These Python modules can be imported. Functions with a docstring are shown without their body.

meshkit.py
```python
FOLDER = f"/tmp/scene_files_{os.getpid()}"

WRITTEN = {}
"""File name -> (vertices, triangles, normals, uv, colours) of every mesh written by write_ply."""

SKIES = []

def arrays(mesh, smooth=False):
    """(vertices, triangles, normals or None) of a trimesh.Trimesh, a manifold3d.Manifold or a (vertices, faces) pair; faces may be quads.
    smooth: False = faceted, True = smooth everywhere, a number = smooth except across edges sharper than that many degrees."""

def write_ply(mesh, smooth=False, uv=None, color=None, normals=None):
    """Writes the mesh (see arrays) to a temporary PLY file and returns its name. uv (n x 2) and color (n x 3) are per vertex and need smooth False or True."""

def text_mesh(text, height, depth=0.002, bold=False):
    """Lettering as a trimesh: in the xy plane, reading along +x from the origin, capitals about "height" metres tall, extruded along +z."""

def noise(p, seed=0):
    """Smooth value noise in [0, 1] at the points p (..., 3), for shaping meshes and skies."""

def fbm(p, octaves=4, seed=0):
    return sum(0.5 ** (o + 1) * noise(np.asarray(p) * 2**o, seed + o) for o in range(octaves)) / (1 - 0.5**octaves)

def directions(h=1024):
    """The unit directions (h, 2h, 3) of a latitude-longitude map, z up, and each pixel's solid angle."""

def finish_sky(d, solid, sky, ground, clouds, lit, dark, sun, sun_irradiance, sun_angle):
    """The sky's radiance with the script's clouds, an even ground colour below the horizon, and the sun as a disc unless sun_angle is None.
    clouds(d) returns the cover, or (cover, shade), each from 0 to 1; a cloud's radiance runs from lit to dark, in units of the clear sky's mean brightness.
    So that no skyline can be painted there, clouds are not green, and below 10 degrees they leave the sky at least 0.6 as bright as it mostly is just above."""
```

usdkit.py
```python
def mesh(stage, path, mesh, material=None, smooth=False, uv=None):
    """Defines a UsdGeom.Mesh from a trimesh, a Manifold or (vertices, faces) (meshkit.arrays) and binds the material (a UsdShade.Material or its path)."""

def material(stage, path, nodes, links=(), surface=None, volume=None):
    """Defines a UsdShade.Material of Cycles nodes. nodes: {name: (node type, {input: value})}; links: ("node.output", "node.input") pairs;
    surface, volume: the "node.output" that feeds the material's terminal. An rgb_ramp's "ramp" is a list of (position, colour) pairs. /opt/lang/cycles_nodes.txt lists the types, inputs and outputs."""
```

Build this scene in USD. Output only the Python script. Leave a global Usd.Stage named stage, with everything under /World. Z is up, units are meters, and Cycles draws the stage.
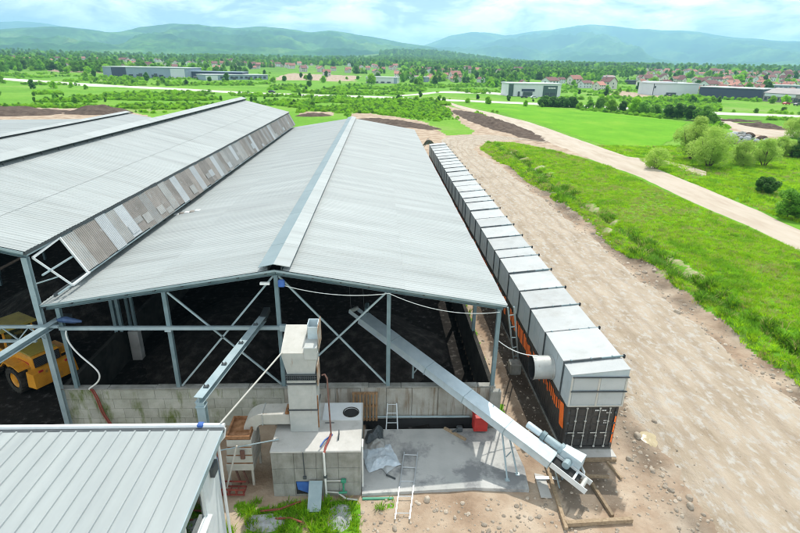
import math
import numpy as np
import shapely
from shapely.geometry import Polygon
import trimesh
import usdkit
import meshkit
from pxr import Usd, UsdGeom, UsdLux, UsdShade, Gf, Sdf, Vt

stage = Usd.Stage.CreateInMemory()
UsdGeom.SetStageUpAxis(stage, 'Z')
UsdGeom.SetStageMetersPerUnit(stage, 1.0)
UsdGeom.Xform.Define(stage, '/World')

# ------------------------------------------------------------------ camera
CAM_H, F_PX = 17.4377, 515.384            # height above the yard; focal length in pixels of an 800 px wide picture
PITCH, YAW, ROLL = 0.37306, -0.04331, -0.01868


def raydir(u, v):
    a, b = u - 400.0, 266.5 - v
    cr, sr = math.cos(ROLL), math.sin(ROLL)
    x, up = (cr * a + sr * b) / F_PX, (cr * b - sr * a) / F_PX
    y = math.cos(PITCH) + up * math.sin(PITCH)
    z = -math.sin(PITCH) + up * math.cos(PITCH)
    return np.array([x * math.cos(YAW) - y * math.sin(YAW), x * math.sin(YAW) + y * math.cos(YAW), z])


fwd = raydir(400, 266.5)
rgt = raydir(401, 266.5) - fwd
upv = raydir(400, 265.5) - fwd
fwd, rgt, upv = (q / np.linalg.norm(q) for q in (fwd, rgt, upv))
cam = UsdGeom.Camera.Define(stage, '/World/camera')
cam.CreateHorizontalApertureAttr(36.0)
cam.CreateVerticalApertureAttr(36.0 * 682 / 1024)
cam.CreateFocalLengthAttr(36.0 * F_PX / 800)
cam.CreateClippingRangeAttr(Gf.Vec2f(0.5, 60000))
cam.AddTransformOp().Set(Gf.Matrix4d(*rgt, 0, *upv, 0, *(-fwd), 0, 0, 0, CAM_H, 1))
cam.CreateExposureAttr(0.02)

# ------------------------------------------------------------------ sky and sun
SUN_EL, SUN_AZ = math.radians(57.5), math.radians(20.0)
sun_dir = np.array([math.sin(SUN_AZ) * math.cos(SUN_EL), math.cos(SUN_AZ) * math.cos(SUN_EL), math.sin(SUN_EL)])
usdkit.material(stage, '/World/Looks/sky_air', {
    'sky': ('sky_texture', {'sky_type': 'single_scattering', 'sun_disc': False, 'sun_elevation': SUN_EL, 'sun_rotation': SUN_AZ,
                            'air_density': 1.0, 'aerosol_density': 1.0, 'ozone_density': 1.0}),
    'tc': ('texture_coordinate', {}),
    'map': ('mapping', {'scale': (1.0, 1.0, 3.2)}),
    'n1': ('noise_texture', {'scale': 7.0, 'detail': 9.0, 'roughness': 0.58, 'distortion': 0.35}),
    'cover': ('rgb_ramp', {'ramp': [(0.0, (0.02, 0.02, 0.02)), (0.41, (0.06, 0.06, 0.06)), (0.50, (0.55, 0.55, 0.55)), (0.60, (1, 1, 1)), (1.0, (1, 1, 1))]}),
    'n2': ('noise_texture', {'scale': 16.0, 'detail': 6.0, 'roughness': 0.6}),
    'cloud': ('rgb_ramp', {'ramp': [(0.25, (17, 18.3, 18.8)), (0.7, (25, 25.2, 25.0))]}),
    'mix': ('mix', {'mix_type': 'mix'}),
    'bg': ('background_shader', {'strength': 0.092}),
}, [('tc.generated', 'map.vector'), ('map.vector', 'n1.vector'), ('map.vector', 'n2.vector'), ('n1.fac', 'cover.fac'), ('n2.fac', 'cloud.fac'),
    ('cover.color', 'mix.fac'), ('sky.color', 'mix.color1'), ('cloud.color', 'mix.color2'), ('mix.color', 'bg.color')], surface='bg.background')
sky = UsdLux.DomeLight.Define(stage, '/World/sky')
sky.CreateIntensityAttr(1.0)
UsdShade.MaterialBindingAPI.Apply(sky.GetPrim()).Bind(UsdShade.Material.Get(stage, '/World/Looks/sky_air'))
sky.GetPrim().SetCustomDataByKey('kind', 'structure')
sun = UsdLux.DistantLight.Define(stage, '/World/sun')
sun.CreateIntensityAttr(1.15)
sun.CreateAngleAttr(0.53)
sun.CreateNormalizeAttr(True)
sun.CreateColorAttr(Gf.Vec3f(1.0, 0.955, 0.88))
zr = sun_dir
xr_ = np.cross([0, 0, 1.0], zr); xr_ /= np.linalg.norm(xr_)
yr_ = np.cross(zr, xr_)
sun.AddTransformOp().Set(Gf.Matrix4d(*xr_, 0, *yr_, 0, *zr, 0, 0, 0, 200, 1))

# ------------------------------------------------------------------ helpers
ORIGIN, USED = {}, {}


def uniq(path):
    n = USED.get(path, 0)
    USED[path] = n + 1
    return path if n == 0 else f'{path}_{n:03d}'


def meta(prim, label=None, cat=None, group=None, kind=None):
    for k, v in (('label', label), ('category', cat), ('group', group), ('kind', kind)):
        if v:
            prim.SetCustomDataByKey(k, v)
    return prim


def thing(name, label, cat, loc=(0, 0, 0), rotz=0.0, group=None, scale=None):
    x = UsdGeom.Xform.Define(stage, uniq('/World/' + name))
    x.AddTranslateOp().Set(Gf.Vec3d(*map(float, loc)))
    x.AddRotateZOp().Set(float(math.degrees(rotz)))
    x.AddScaleOp().Set(Gf.Vec3f(*(scale or (1, 1, 1))))
    p = x.GetPrim()
    ORIGIN[str(p.GetPath())] = np.array(loc, float) if not rotz and not scale else np.zeros(3)
    return meta(p, label, cat, group)


def dup(src, loc, rotz=0.0, scale=None, label=None, group=None):
    base = str(src.GetPath()).split('/')[-1]
    base = base[:-4] if base[-3:].isdigit() and base[-4] == '_' else base
    x = UsdGeom.Xform.Define(stage, uniq('/World/' + base))
    p = x.GetPrim()
    p.GetReferences().AddInternalReference(src.GetPath())
    p.SetInstanceable(True)
    for nm, ty, v in (('xformOp:translate', Sdf.ValueTypeNames.Double3, Gf.Vec3d(*map(float, loc))), ('xformOp:rotateZ', Sdf.ValueTypeNames.Float, float(math.degrees(rotz))),
                      ('xformOp:scale', Sdf.ValueTypeNames.Float3, Gf.Vec3f(*(scale or (1, 1, 1))))):
        p.CreateAttribute(nm, ty).Set(v)
    was = src.GetCustomData()
    return meta(p, label or was.get('label'), was.get('category'), group or was.get('group'))


class MB:
    """collects simple solids into one mesh (world coordinates)"""

    def __init__(self):
        self.v, self.f, self.n = [], [], 0

    def add(self, v, f):
        v, f = np.asarray(v, float).reshape(-1, 3), np.asarray(f, int)
        if f.shape[1] == 4:
            f = np.vstack([f[:, [0, 1, 2]], f[:, [0, 2, 3]]])
        self.v.append(v); self.f.append(f + self.n); self.n += len(v)
        return self

    def hexa(self, p):
        """eight corners: bottom 0-3 counter-clockwise, top 4-7"""
        return self.add(p, [[3, 2, 1, 0], [4, 5, 6, 7], [0, 1, 5, 4], [1, 2, 6, 5], [2, 3, 7, 6], [3, 0, 4, 7]])

    def box(self, a, b):
        (x0, y0, z0), (x1, y1, z1) = a, b
        x0, x1, y0, y1, z0, z1 = min(x0, x1), max(x0, x1), min(y0, y1), max(y0, y1), min(z0, z1), max(z0, z1)
        return self.hexa([(x0, y0, z0), (x1, y0, z0), (x1, y1, z0), (x0, y1, z0), (x0, y0, z1), (x1, y0, z1), (x1, y1, z1), (x0, y1, z1)])

    def cbox(self, a, b, c=0.015):
        """box with chamfered edges"""
        a, b = np.minimum(a, b).astype(float), np.maximum(a, b).astype(float)
        pts = []
        for ax in range(3):
            for s in np.ndindex(2, 2, 2):
                q = np.where(np.array(s) == 0, a, b).astype(float)
                for k in range(3):
                    if k != ax:
                        q[k] += c if s[k] == 0 else -c
                pts.append(q)
        h = trimesh.Trimesh(np.array(pts), process=False).convex_hull
        return self.add(h.vertices, h.faces)

    def beam(self, p, q, w, h, up=(0, 0, 1)):
        """bar of rectangular section from p to q; w across, h along up"""
        p, q, up = (np.asarray(t, float) for t in (p, q, up))
        d = q - p; d /= np.linalg.norm(d)
        if abs(d @ up) > 0.98:
            up = np.array([0, 1.0, 0])
        s = np.cross(d, up); s /= np.linalg.norm(s)
        t = np.cross(s, d)
        s, t = s * w / 2, t * h / 2
        return self.hexa([p - s - t, p + s - t, q + s - t, q - s - t, p - s + t, p + s + t, q + s + t, q - s + t])

    def hsec(self, p, q, w=0.2, h=0.2, t=0.016, up=(0, 1, 0)):
        """H-section steel"""
        p, q, up = (np.asarray(k, float) for k in (p, q, up))
        d = (q - p) / np.linalg.norm(q - p)
        s = np.cross(d, up); s /= np.linalg.norm(s)
        u2 = np.cross(s, d)
        for e in (-1, 1):
            self.beam(p + u2 * e * (h - t) / 2, q + u2 * e * (h - t) / 2, w, t, up)
        return self.beam(p, q, t, h - 2 * t - .002, up)

    def tube(self, pts, r, n=8, cap=True):
        p = np.asarray(pts, float)
        r = np.broadcast_to(r, (len(p),)).astype(float)
        t = np.gradient(p, axis=0); t /= np.maximum(np.linalg.norm(t, axis=1, keepdims=True), 1e-9)
        c0 = np.eye(3)[np.argmin(np.abs(t[0]))]
        a = np.zeros_like(t)
        for i in range(len(p)):
            k = (c0 if i == 0 else a[i - 1])
            k = k - (k @ t[i]) * t[i]
            a[i] = k / max(np.linalg.norm(k), 1e-9)
        b = np.cross(t, a)
        an = np.arange(n) * 2 * np.pi / n
        v = p[:, None] + r[:, None, None] * (np.cos(an)[None, :, None] * a[:, None] + np.sin(an)[None, :, None] * b[:, None])
        f = []
        for i in range(len(p) - 1):
            for j in range(n):
                k = (j + 1) % n
                f.append([i * n + j, (i + 1) * n + j, (i + 1) * n + k]); f.append([i * n + j, (i + 1) * n + k, i * n + k])
        v = v.reshape(-1, 3)
        if cap:
            v = np.vstack([v, p[0], p[-1]])
            m = (len(p) - 1) * n
            for j in range(n):
                k = (j + 1) % n
                f.append([len(v) - 2, j, k]); f.append([len(v) - 1, m + k, m + j])
        return self.add(v, f)

    def prism(self, prof, p0, ax_u, ax_v, ext):
        """convex or simple profile (n x 2) in the plane p0 + u*ax_u + v*ax_v, extruded by ext"""
        pg = Polygon(prof)
        if not pg.exterior.is_ccw:
            prof = prof[::-1]
        vv, ff = trimesh.creation.triangulate_polygon(Polygon(prof), engine='earcut')
        p0, ax_u, ax_v, ext = (np.asarray(t, float) for t in (p0, ax_u, ax_v, ext))
        bot = p0 + vv[:, :1] * ax_u + vv[:, 1:2] * ax_v
        n = len(vv)
        ring = np.asarray(prof, float)
        rb = p0 + ring[:, :1] * ax_u + ring[:, 1:2] * ax_v
        m = len(ring)
        v = np.vstack([bot, bot + ext, rb, rb + ext])
        side = np.cross(ax_u, ax_v) @ ext
        f = [list(t[::-1]) if side > 0 else list(t) for t in ff] + [[a + n for a in (t if side > 0 else t[::-1])] for t in ff]
        for i in range(m):
            j = (i + 1) % m
            a, b, c, d = 2 * n + i, 2 * n + j, 2 * n + m + j, 2 * n + m + i
            f += [[a, b, c], [a, c, d]] if side > 0 else [[a, c, b], [a, d, c]]
        return self.add(v, f)

    def mesh(self):
        return np.vstack(self.v), np.vstack(self.f)

    def build(self, name, mat, parent=None, label=None, cat=None, group=None, kind=None, smooth=False):
        return obj(name, self.mesh(), mat, parent, label, cat, group, kind, smooth)


def obj(name, mesh, mat, parent=None, label=None, cat=None, group=None, kind=None, smooth=False):
    par = str(parent.GetPath()) if parent is not None else '/World'
    path = uniq(par + '/' + name)
    if not isinstance(mesh, tuple):
        mesh = meshkit.arrays(mesh)[:2]
    v, f = mesh
    if parent is not None:
        v = v - ORIGIN.get(par, np.zeros(3))
    m = usdkit.mesh(stage, path, (v, f), '/World/Looks/' + mat, smooth=smooth)
    ORIGIN[path] = ORIGIN.get(par, np.zeros(3))
    return meta(m.GetPrim(), label, cat, group, kind)


def fbm(x, y, scale, octaves=4, seed=0, gain=0.5):
    p = np.stack([np.asarray(x, float) / scale, np.asarray(y, float) / scale, np.zeros(np.shape(x))], -1)
    out, amp, tot = 0, 1.0, 0
    for k in range(octaves):
        out = out + amp * meshkit.noise(p * 2.03 ** k + 17.3 * k, seed + k); tot += amp; amp *= gain
    return out / tot - 0.5


def lathe(prof, n=20, c=(0, 0, 0), axis='z'):
    prof = np.asarray(prof, float)
    an = np.arange(n) * 2 * np.pi / n
    v = np.stack([prof[:, None, 0] * np.cos(an), prof[:, None, 0] * np.sin(an), np.broadcast_to(prof[:, None, 1], (len(prof), n))], -1).reshape(-1, 3)
    f = []
    for i in range(len(prof) - 1):
        for j in range(n):
            k = (j + 1) % n
            f.append([i * n + j, i * n + k, (i + 1) * n + k, (i + 1) * n + j])
    if axis == 'x':
        v = v[:, [2, 0, 1]]
    if axis == 'y':
        v = v[:, [1, 2, 0]]
    return v + np.asarray(c, float), np.array(f)


# ------------------------------------------------------------------ materials
def mat(name, stops, scale=1.0, rough=0.6, metal=0.0, bump=0.0, bscale=None, stretch=(1, 1, 1), detail=5.0, rand=0.0, spec=0.5, coords='pos', rot=(0, 0, 0), extra=None, dist=0.0, bdist=0.05, attr=None):
    """noise through a colour ramp; rand varies brightness between objects; extra = (noise scale, stretch, colour, low, high) lays a second stain over it"""
    nodes = {'geo': ('geometry', {}), 'tc': ('texture_coordinate', {}), 'map': ('mapping', {'scale': stretch, 'rotation': rot}),
             'n': ('noise_texture', {'scale': scale, 'detail': detail, 'roughness': 0.6, 'distortion': dist}),
             'ramp': ('rgb_ramp', {'ramp': stops}), 'p': ('principled_bsdf', {'roughness': rough, 'metallic': metal, 'specular_ior_level': spec})}
    src = 'geo.position' if coords == 'pos' else 'tc.object'
    links = [(src, 'map.vector'), ('map.vector', 'n.vector'), ('n.fac', 'ramp.fac')]
    col = 'ramp.color'
    if extra:
        es, est, ec, lo, hi = extra
        nodes['emap'] = ('mapping', {'scale': est, 'location': (3.1, 7.7, 1.3)})
        nodes['en'] = ('noise_texture', {'scale': es, 'detail': 6.0, 'roughness': 0.65})
        nodes['er'] = ('map_range', {'from_min': lo, 'from_max': hi, 'to_min': 0.0, 'to_max': 1.0, 'clamp': True})
        nodes['em'] = ('mix', {'color2': ec})
        links += [(src, 'emap.vector'), ('emap.vector', 'en.vector'), ('en.fac', 'er.value'), ('er.result', 'em.fac'), (col, 'em.color1')]
        col = 'em.color'
    if attr:
        nodes['at'] = ('attribute', {'attribute': attr[0]})
        nodes['am'] = ('mix', {'color2': attr[1]})
        links += [('at.fac', 'am.fac'), (col, 'am.color1')]
        col = 'am.color'
    if rand:
        nodes['oi'] = ('object_info', {})
        nodes['rr'] = ('map_range', {'from_min': 0.0, 'from_max': 1.0, 'to_min': 1 - rand, 'to_max': 1 + rand})
        nodes['hsv'] = ('hsv', {})
        links += [('oi.random', 'rr.value'), ('rr.result', 'hsv.value'), (col, 'hsv.color')]
        col = 'hsv.color'
    links.append((col, 'p.base_color'))
    if bump:
        nodes['bn'] = ('noise_texture', {'scale': bscale or scale * 4, 'detail': 6.0, 'roughness': 0.65})
        nodes['b'] = ('bump', {'strength': bump, 'distance': bdist})
        links += [('map.vector', 'bn.vector'), ('bn.fac', 'b.height'), ('b.normal', 'p.normal')]
    usdkit.material(stage, '/World/Looks/' + name, nodes, links, surface='p.BSDF')


def leaf(name, c1, c2, trans=0.35, rand=0.2, scale=0.6):
    usdkit.material(stage, '/World/Looks/' + name, {
        'tc': ('texture_coordinate', {}), 'n': ('noise_texture', {'scale': scale, 'detail': 3.0}), 'geo': ('geometry', {}), 'add': ('math', {'math_type': 'multiply_add', 'value2': 0.45, 'value3': -0.22}),
        'sum': ('math', {'math_type': 'add'}),
        'ramp': ('rgb_ramp', {'ramp': [(0.3, c1), (0.7, c2)]}), 'oi': ('object_info', {}), 'rr': ('map_range', {'from_min': 0.0, 'from_max': 1.0, 'to_min': 1 - rand, 'to_max': 1 + rand}),
        'hsv': ('hsv', {}), 'd': ('principled_bsdf', {'roughness': 0.55, 'specular_ior_level': 0.3}), 't': ('translucent_bsdf', {}), 'm': ('mix_closure', {'fac': trans}), 'g': ('gamma', {'gamma': 0.85})},
        [('tc.object', 'n.vector'), ('geo.random_per_island', 'add.value1'), ('n.fac', 'sum.value1'), ('add.value', 'sum.value2'), ('sum.value', 'ramp.fac'), ('ramp.color', 'hsv.color'), ('oi.random', 'rr.value'), ('rr.result', 'hsv.value'),
         ('hsv.color', 'd.base_color'), ('hsv.color', 'g.color'), ('g.color', 't.color'), ('d.BSDF', 'm.closure1'), ('t.BSDF', 'm.closure2')], surface='m.closure')


mat('roof_metal', [(0.2, (0.29, 0.318, 0.315)), (0.5, (0.33, 0.357, 0.353)), (0.8, (0.365, 0.392, 0.388))], scale=0.5, rough=0.6, stretch=(0.35, 2.2, 1), rand=0.06, spec=0.2, extra=(0.5, (0.22, 3.5, 1), (0.25, 0.265, 0.255), 0.52, 0.82))
mat('shed_metal', [(0.3, (0.29, 0.32, 0.32)), (0.7, (0.34, 0.37, 0.365))], scale=0.8, rough=0.6, spec=0.2, stretch=(2.5, 0.4, 1), rand=0.05, extra=(1.2, (3, .5, 1), (0.30, 0.34, 0.34), 0.6, 0.85))
mat('white_trim', [(0.3, (0.56, 0.59, 0.59)), (0.7, (0.64, 0.66, 0.655))], scale=2, rough=0.45)
mat('steel', [(0.3, (0.11, 0.17, 0.19)), (0.7, (0.18, 0.25, 0.265))], scale=1.5, rough=0.5, metal=0.15, extra=(3.0, (1, 1, .5), (0.14, 0.17, 0.17), 0.58, 0.8))
mat('steel_light', [(0.3, (0.23, 0.31, 0.335)), (0.7, (0.33, 0.405, 0.42))], scale=1.5, rough=0.45, metal=0.2, extra=(3.0, (1, 1, 1), (0.19, 0.22, 0.22), 0.62, 0.85))
mat('galvanised', [(0.3, (0.44, 0.53, 0.57)), (0.7, (0.55, 0.63, 0.66))], scale=2.2, rough=0.38, metal=0.35, extra=(1.5, (1, 1, 1), (0.36, 0.38, 0.36), 0.6, 0.85))
mat('dark_steel', [(0.3, (0.035, 0.045, 0.05)), (0.7, (0.06, 0.07, 0.075))], scale=3, rough=0.5)
mat('black_gap', [(0.3, (0.012, 0.013, 0.014)), (0.7, (0.022, 0.022, 0.022))], scale=3, rough=0.9)
mat('concrete', [(0.25, (0.19, 0.19, 0.165)), (0.55, (0.29, 0.29, 0.265)), (0.8, (0.38, 0.38, 0.35))], spec=0.12, scale=1.3, rough=0.85, bump=0.35, bscale=14, rand=0.10, extra=(1.1, (2.2, 2.2, .35), (0.15, 0.15, 0.125), 0.52, 0.78))
mat('concrete_mossy', [(0.25, (0.26, 0.27, 0.22)), (0.55, (0.37, 0.38, 0.33)), (0.8, (0.46, 0.46, 0.42))], spec=0.12, scale=1.3, rough=0.88, bump=0.35, bscale=14, rand=0.10, extra=(0.9, (1.6, 1.6, .5), (0.12, 0.155, 0.045), 0.535, 0.68))
mat('concrete_stained', [(0.25, (0.24, 0.22, 0.18)), (0.55, (0.36, 0.35, 0.31)), (0.8, (0.43, 0.42, 0.39))], spec=0.12, scale=1.1, rough=0.88, bump=0.3, bscale=14, rand=0.08, extra=(2.2, (2.4, 2.4, .16), (0.16, 0.105, 0.06), 0.50, 0.68))
mat('pad_concrete', [(0.25, (0.30, 0.31, 0.30)), (0.5, (0.42, 0.42, 0.40)), (0.75, (0.50, 0.50, 0.475))], spec=0.12, scale=0.45, rough=0.8, bump=0.25, bscale=9, detail=8, extra=(0.6, (1, 1, 1), (0.22, 0.225, 0.225), 0.5, 0.62))
mat('pale_concrete', [(0.3, (0.40, 0.39, 0.36)), (0.7, (0.50, 0.49, 0.46))], spec=0.12, scale=1.4, rough=0.8, bump=0.2, bscale=14, extra=(1.4, (1, 1, 1), (0.34, 0.33, 0.30), 0.56, 0.75))
mat('cream_paint', [(0.3, (0.40, 0.39, 0.345)), (0.7, (0.48, 0.465, 0.42))], scale=2.5, rough=0.5, extra=(2.2, (2, 2, .5), (0.30, 0.17, 0.08), 0.62, 0.78))
mat('duct_grey', [(0.3, (0.34, 0.36, 0.345)), (0.7, (0.44, 0.45, 0.43))], scale=2.0, rough=0.5, metal=0.1, extra=(1.8, (2.5, 2.5, .4), (0.26, 0.19, 0.12), 0.60, 0.8))
mat('rust', [(0.3, (0.17, 0.075, 0.03)), (0.7, (0.36, 0.20, 0.11))], spec=0.12, scale=5, rough=0.85)
mat('module_grey', [(0.25, (0.36, 0.38, 0.38)), (0.7, (0.42, 0.435, 0.43))], scale=0.9, spec=0.25, rough=0.6, rand=0.07, extra=(0.8, (1, 1, 1), (0.31, 0.315, 0.30), 0.52, 0.78))
mat('module_side', [(0.25, (0.33, 0.39, 0.41)), (0.7, (0.44, 0.49, 0.50))], scale=1.3, rough=0.45, rand=0.06, extra=(1.3, (2, 2, .4), (0.30, 0.30, 0.28), 0.58, 0.8))
mat('container_black', [(0.3, (0.022, 0.022, 0.022)), (0.7, (0.045, 0.043, 0.040))], scale=2.5, rough=0.45, extra=(3.5, (1.5, 1.5, .6), (0.10, 0.09, 0.075), 0.62, 0.8))
mat('orange_paint', [(0.3, (0.85, 0.14, 0.02)), (0.7, (0.95, 0.20, 0.03))], scale=3, rough=0.5)
mat('white_print', [(0.3, (0.62, 0.62, 0.60)), (0.7, (0.75, 0.75, 0.73))], scale=3, rough=0.6)
mat('rod_steel', [(0.3, (0.36, 0.36, 0.33)), (0.7, (0.52, 0.52, 0.48))], scale=5, rough=0.45, metal=0.3)
mat('sheet_grey', [(0.3, (0.25, 0.25, 0.235)), (0.7, (0.34, 0.34, 0.32))], scale=1.2, rough=0.45, rand=0.18, extra=(2.2, (2, 2, 1), (0.30, 0.26, 0.22), 0.52, 0.75))
mat('sheet_brown', [(0.3, (0.19, 0.17, 0.145)), (0.7, (0.28, 0.25, 0.22))], scale=1.2, rough=0.4, rand=0.2, extra=(1.6, (1, 1, 1), (0.33, 0.32, 0.30), 0.58, 0.72))
mat('sheet_white', [(0.3, (0.36, 0.38, 0.385)), (0.7, (0.43, 0.45, 0.45))], scale=1.2, rough=0.35, rand=0.1)
mat('timber', [(0.3, (0.20, 0.145, 0.09)), (0.7, (0.34, 0.26, 0.175))], spec=0.12, scale=3, rough=0.8, stretch=(3, 3, 3), rand=0.2)
mat('pallet_wood', [(0.3, (0.19, 0.115, 0.06)), (0.7, (0.31, 0.20, 0.115))], spec=0.12, scale=4, rough=0.85, rand=0.25)
mat('yellow_paint', [(0.3, (0.58, 0.24, 0.02)), (0.7, (0.72, 0.33, 0.03))], scale=2, rough=0.45, extra=(2.5, (1, 1, 1), (0.20, 0.14, 0.07), 0.58, 0.78))
mat('cab_roof_paint', [(0.3, (0.30, 0.24, 0.04)), (0.7, (0.42, 0.33, 0.06))], scale=2, rough=0.55, extra=(2.5, (1, 1, 1), (0.16, 0.13, 0.07), 0.55, 0.78))
mat('rubber', [(0.3, (0.025, 0.024, 0.022)), (0.7, (0.065, 0.06, 0.05))], spec=0.12, scale=6, rough=0.85)
mat('red_paint', [(0.3, (0.34, 0.02, 0.015)), (0.7, (0.45, 0.03, 0.025))], scale=3, rough=0.5)
mat('red_rust', [(0.3, (0.16, 0.03, 0.025)), (0.7, (0.28, 0.06, 0.04))], scale=5, rough=0.7)
mat('brown_pipe', [(0.3, (0.10, 0.05, 0.04)), (0.7, (0.17, 0.085, 0.06))], scale=5, rough=0.7)
mat('blue_plastic', [(0.3, (0.03, 0.09, 0.30)), (0.7, (0.05, 0.14, 0.42))], scale=3, rough=0.5)
mat('green_plastic', [(0.3, (0.03, 0.20, 0.12)), (0.7, (0.05, 0.28, 0.17))], scale=3, rough=0.5)
mat('white_plastic', [(0.3, (0.62, 0.63, 0.60)), (0.7, (0.74, 0.75, 0.72))], scale=3, rough=0.4)
mat('foil', [(0.3, (0.38, 0.45, 0.50)), (0.7, (0.62, 0.68, 0.72))], scale=4, rough=0.3)
mat('aluminium', [(0.3, (0.5, 0.54, 0.56)), (0.7, (0.6, 0.63, 0.64))], scale=4, rough=0.35, metal=0.5)
mat('wall_paint', [(0.3, (0.56, 0.61, 0.63)), (0.7, (0.66, 0.70, 0.71))], scale=1.2, rough=0.7, extra=(1.0, (1.5, 1.5, .4), (0.42, 0.44, 0.43), 0.55, 0.8))
mat('dark_ground', [(0.25, (0.012, 0.011, 0.010)), (0.5, (0.035, 0.031, 0.028)), (0.75, (0.10, 0.09, 0.08))], spec=0.12, scale=1.6, rough=0.9, bump=0.8, bscale=5, detail=8, bdist=0.15)
mat('soil_dark', [(0.2, (0.055, 0.038, 0.030)), (0.5, (0.10, 0.072, 0.055)), (0.85, (0.17, 0.13, 0.10))], spec=0.12, scale=0.7, rough=0.95, bump=0.9, bscale=2.5, detail=8, bdist=0.25)
mat('stone', [(0.2, (0.27, 0.22, 0.165)), (0.6, (0.39, 0.335, 0.27)), (0.85, (0.49, 0.44, 0.37))], spec=0.12, scale=2.0, rough=0.9, rand=0.3, coords='obj')
mat('rubble_grey', [(0.2, (0.22, 0.22, 0.22)), (0.6, (0.40, 0.41, 0.42)), (0.85, (0.60, 0.61, 0.62))], spec=0.12, scale=0.9, rough=0.9, rand=0.3)
mat('bark', [(0.3, (0.07, 0.05, 0.035)), (0.7, (0.14, 0.105, 0.075))], spec=0.12, scale=6, rough=0.95, coords='obj')
mat('gravel_road', [(0.2, (0.22, 0.165, 0.11)), (0.40, (0.325, 0.265, 0.195)), (0.6, (0.40, 0.335, 0.26)), (0.85, (0.47, 0.415, 0.335))], spec=0.12, scale=0.55, rough=0.95, bump=0.9, bscale=5, stretch=(1.35, 0.5, 1), detail=12, bdist=0.10, attr=('rut', (0.27, 0.215, 0.16)), extra=(2.6, (1.1, .6, 1), (0.41, 0.38, 0.335), 0.50, 0.62))
mat('track_road', [(0.2, (0.34, 0.27, 0.20)), (0.5, (0.44, 0.375, 0.30)), (0.85, (0.51, 0.455, 0.385))], spec=0.12, scale=0.35, rough=0.95, bump=0.5, bscale=3, stretch=(1.4, .3, 1), detail=9, bdist=0.08)
mat('far_road', [(0.3, (0.47, 0.45, 0.39)), (0.7, (0.57, 0.55, 0.50))], spec=0.12, scale=0.06, rough=0.95, detail=6)
mat('meadow_grass', [(0.25, (0.085, 0.25, 0.006)), (0.5, (0.115, 0.31, 0.008)), (0.75, (0.18, 0.35, 0.02))], scale=0.09, rough=0.95, detail=9, spec=0.1, stretch=(1, .6, 1), bump=0.5, bscale=2.0, bdist=0.3)
mat('puddle', [(0.3, (0.36, 0.29, 0.17)), (0.7, (0.42, 0.35, 0.22))], scale=1.0, rough=0.25, spec=0.25)
mat('cap_flashing', [(0.3, (0.17, 0.225, 0.24)), (0.7, (0.21, 0.27, 0.285))], scale=0.6, rough=0.5, spec=0.3)  # left half of the same ridge cap, coloured a darker blue-grey than the right
mat('shaded_wall', [(0.3, (0.02, 0.02, 0.018)), (0.7, (0.05, 0.048, 0.042))], scale=1.5, rough=0.9, spec=0.1)  # shade of the hall interior put into the wall colour
mat('house_wall', [(0.3, (0.48, 0.455, 0.41)), (0.7, (0.58, 0.55, 0.50))], spec=0.12, scale=0.2, rough=0.85, rand=0.18, coords='obj')
mat('house_roof', [(0.3, (0.31, 0.145, 0.11)), (0.7, (0.40, 0.20, 0.16))], spec=0.12, scale=0.3, rough=0.8, rand=0.35, coords='obj')
mat('house_roof_dark', [(0.3, (0.15, 0.075, 0.07)), (0.7, (0.21, 0.11, 0.10))], spec=0.12, scale=0.3, rough=0.8, rand=0.3, coords='obj')
mat('window_dark', [(0.3, (0.03, 0.04, 0.05)), (0.7, (0.06, 0.075, 0.085))], scale=0.5, rough=0.15)
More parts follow.
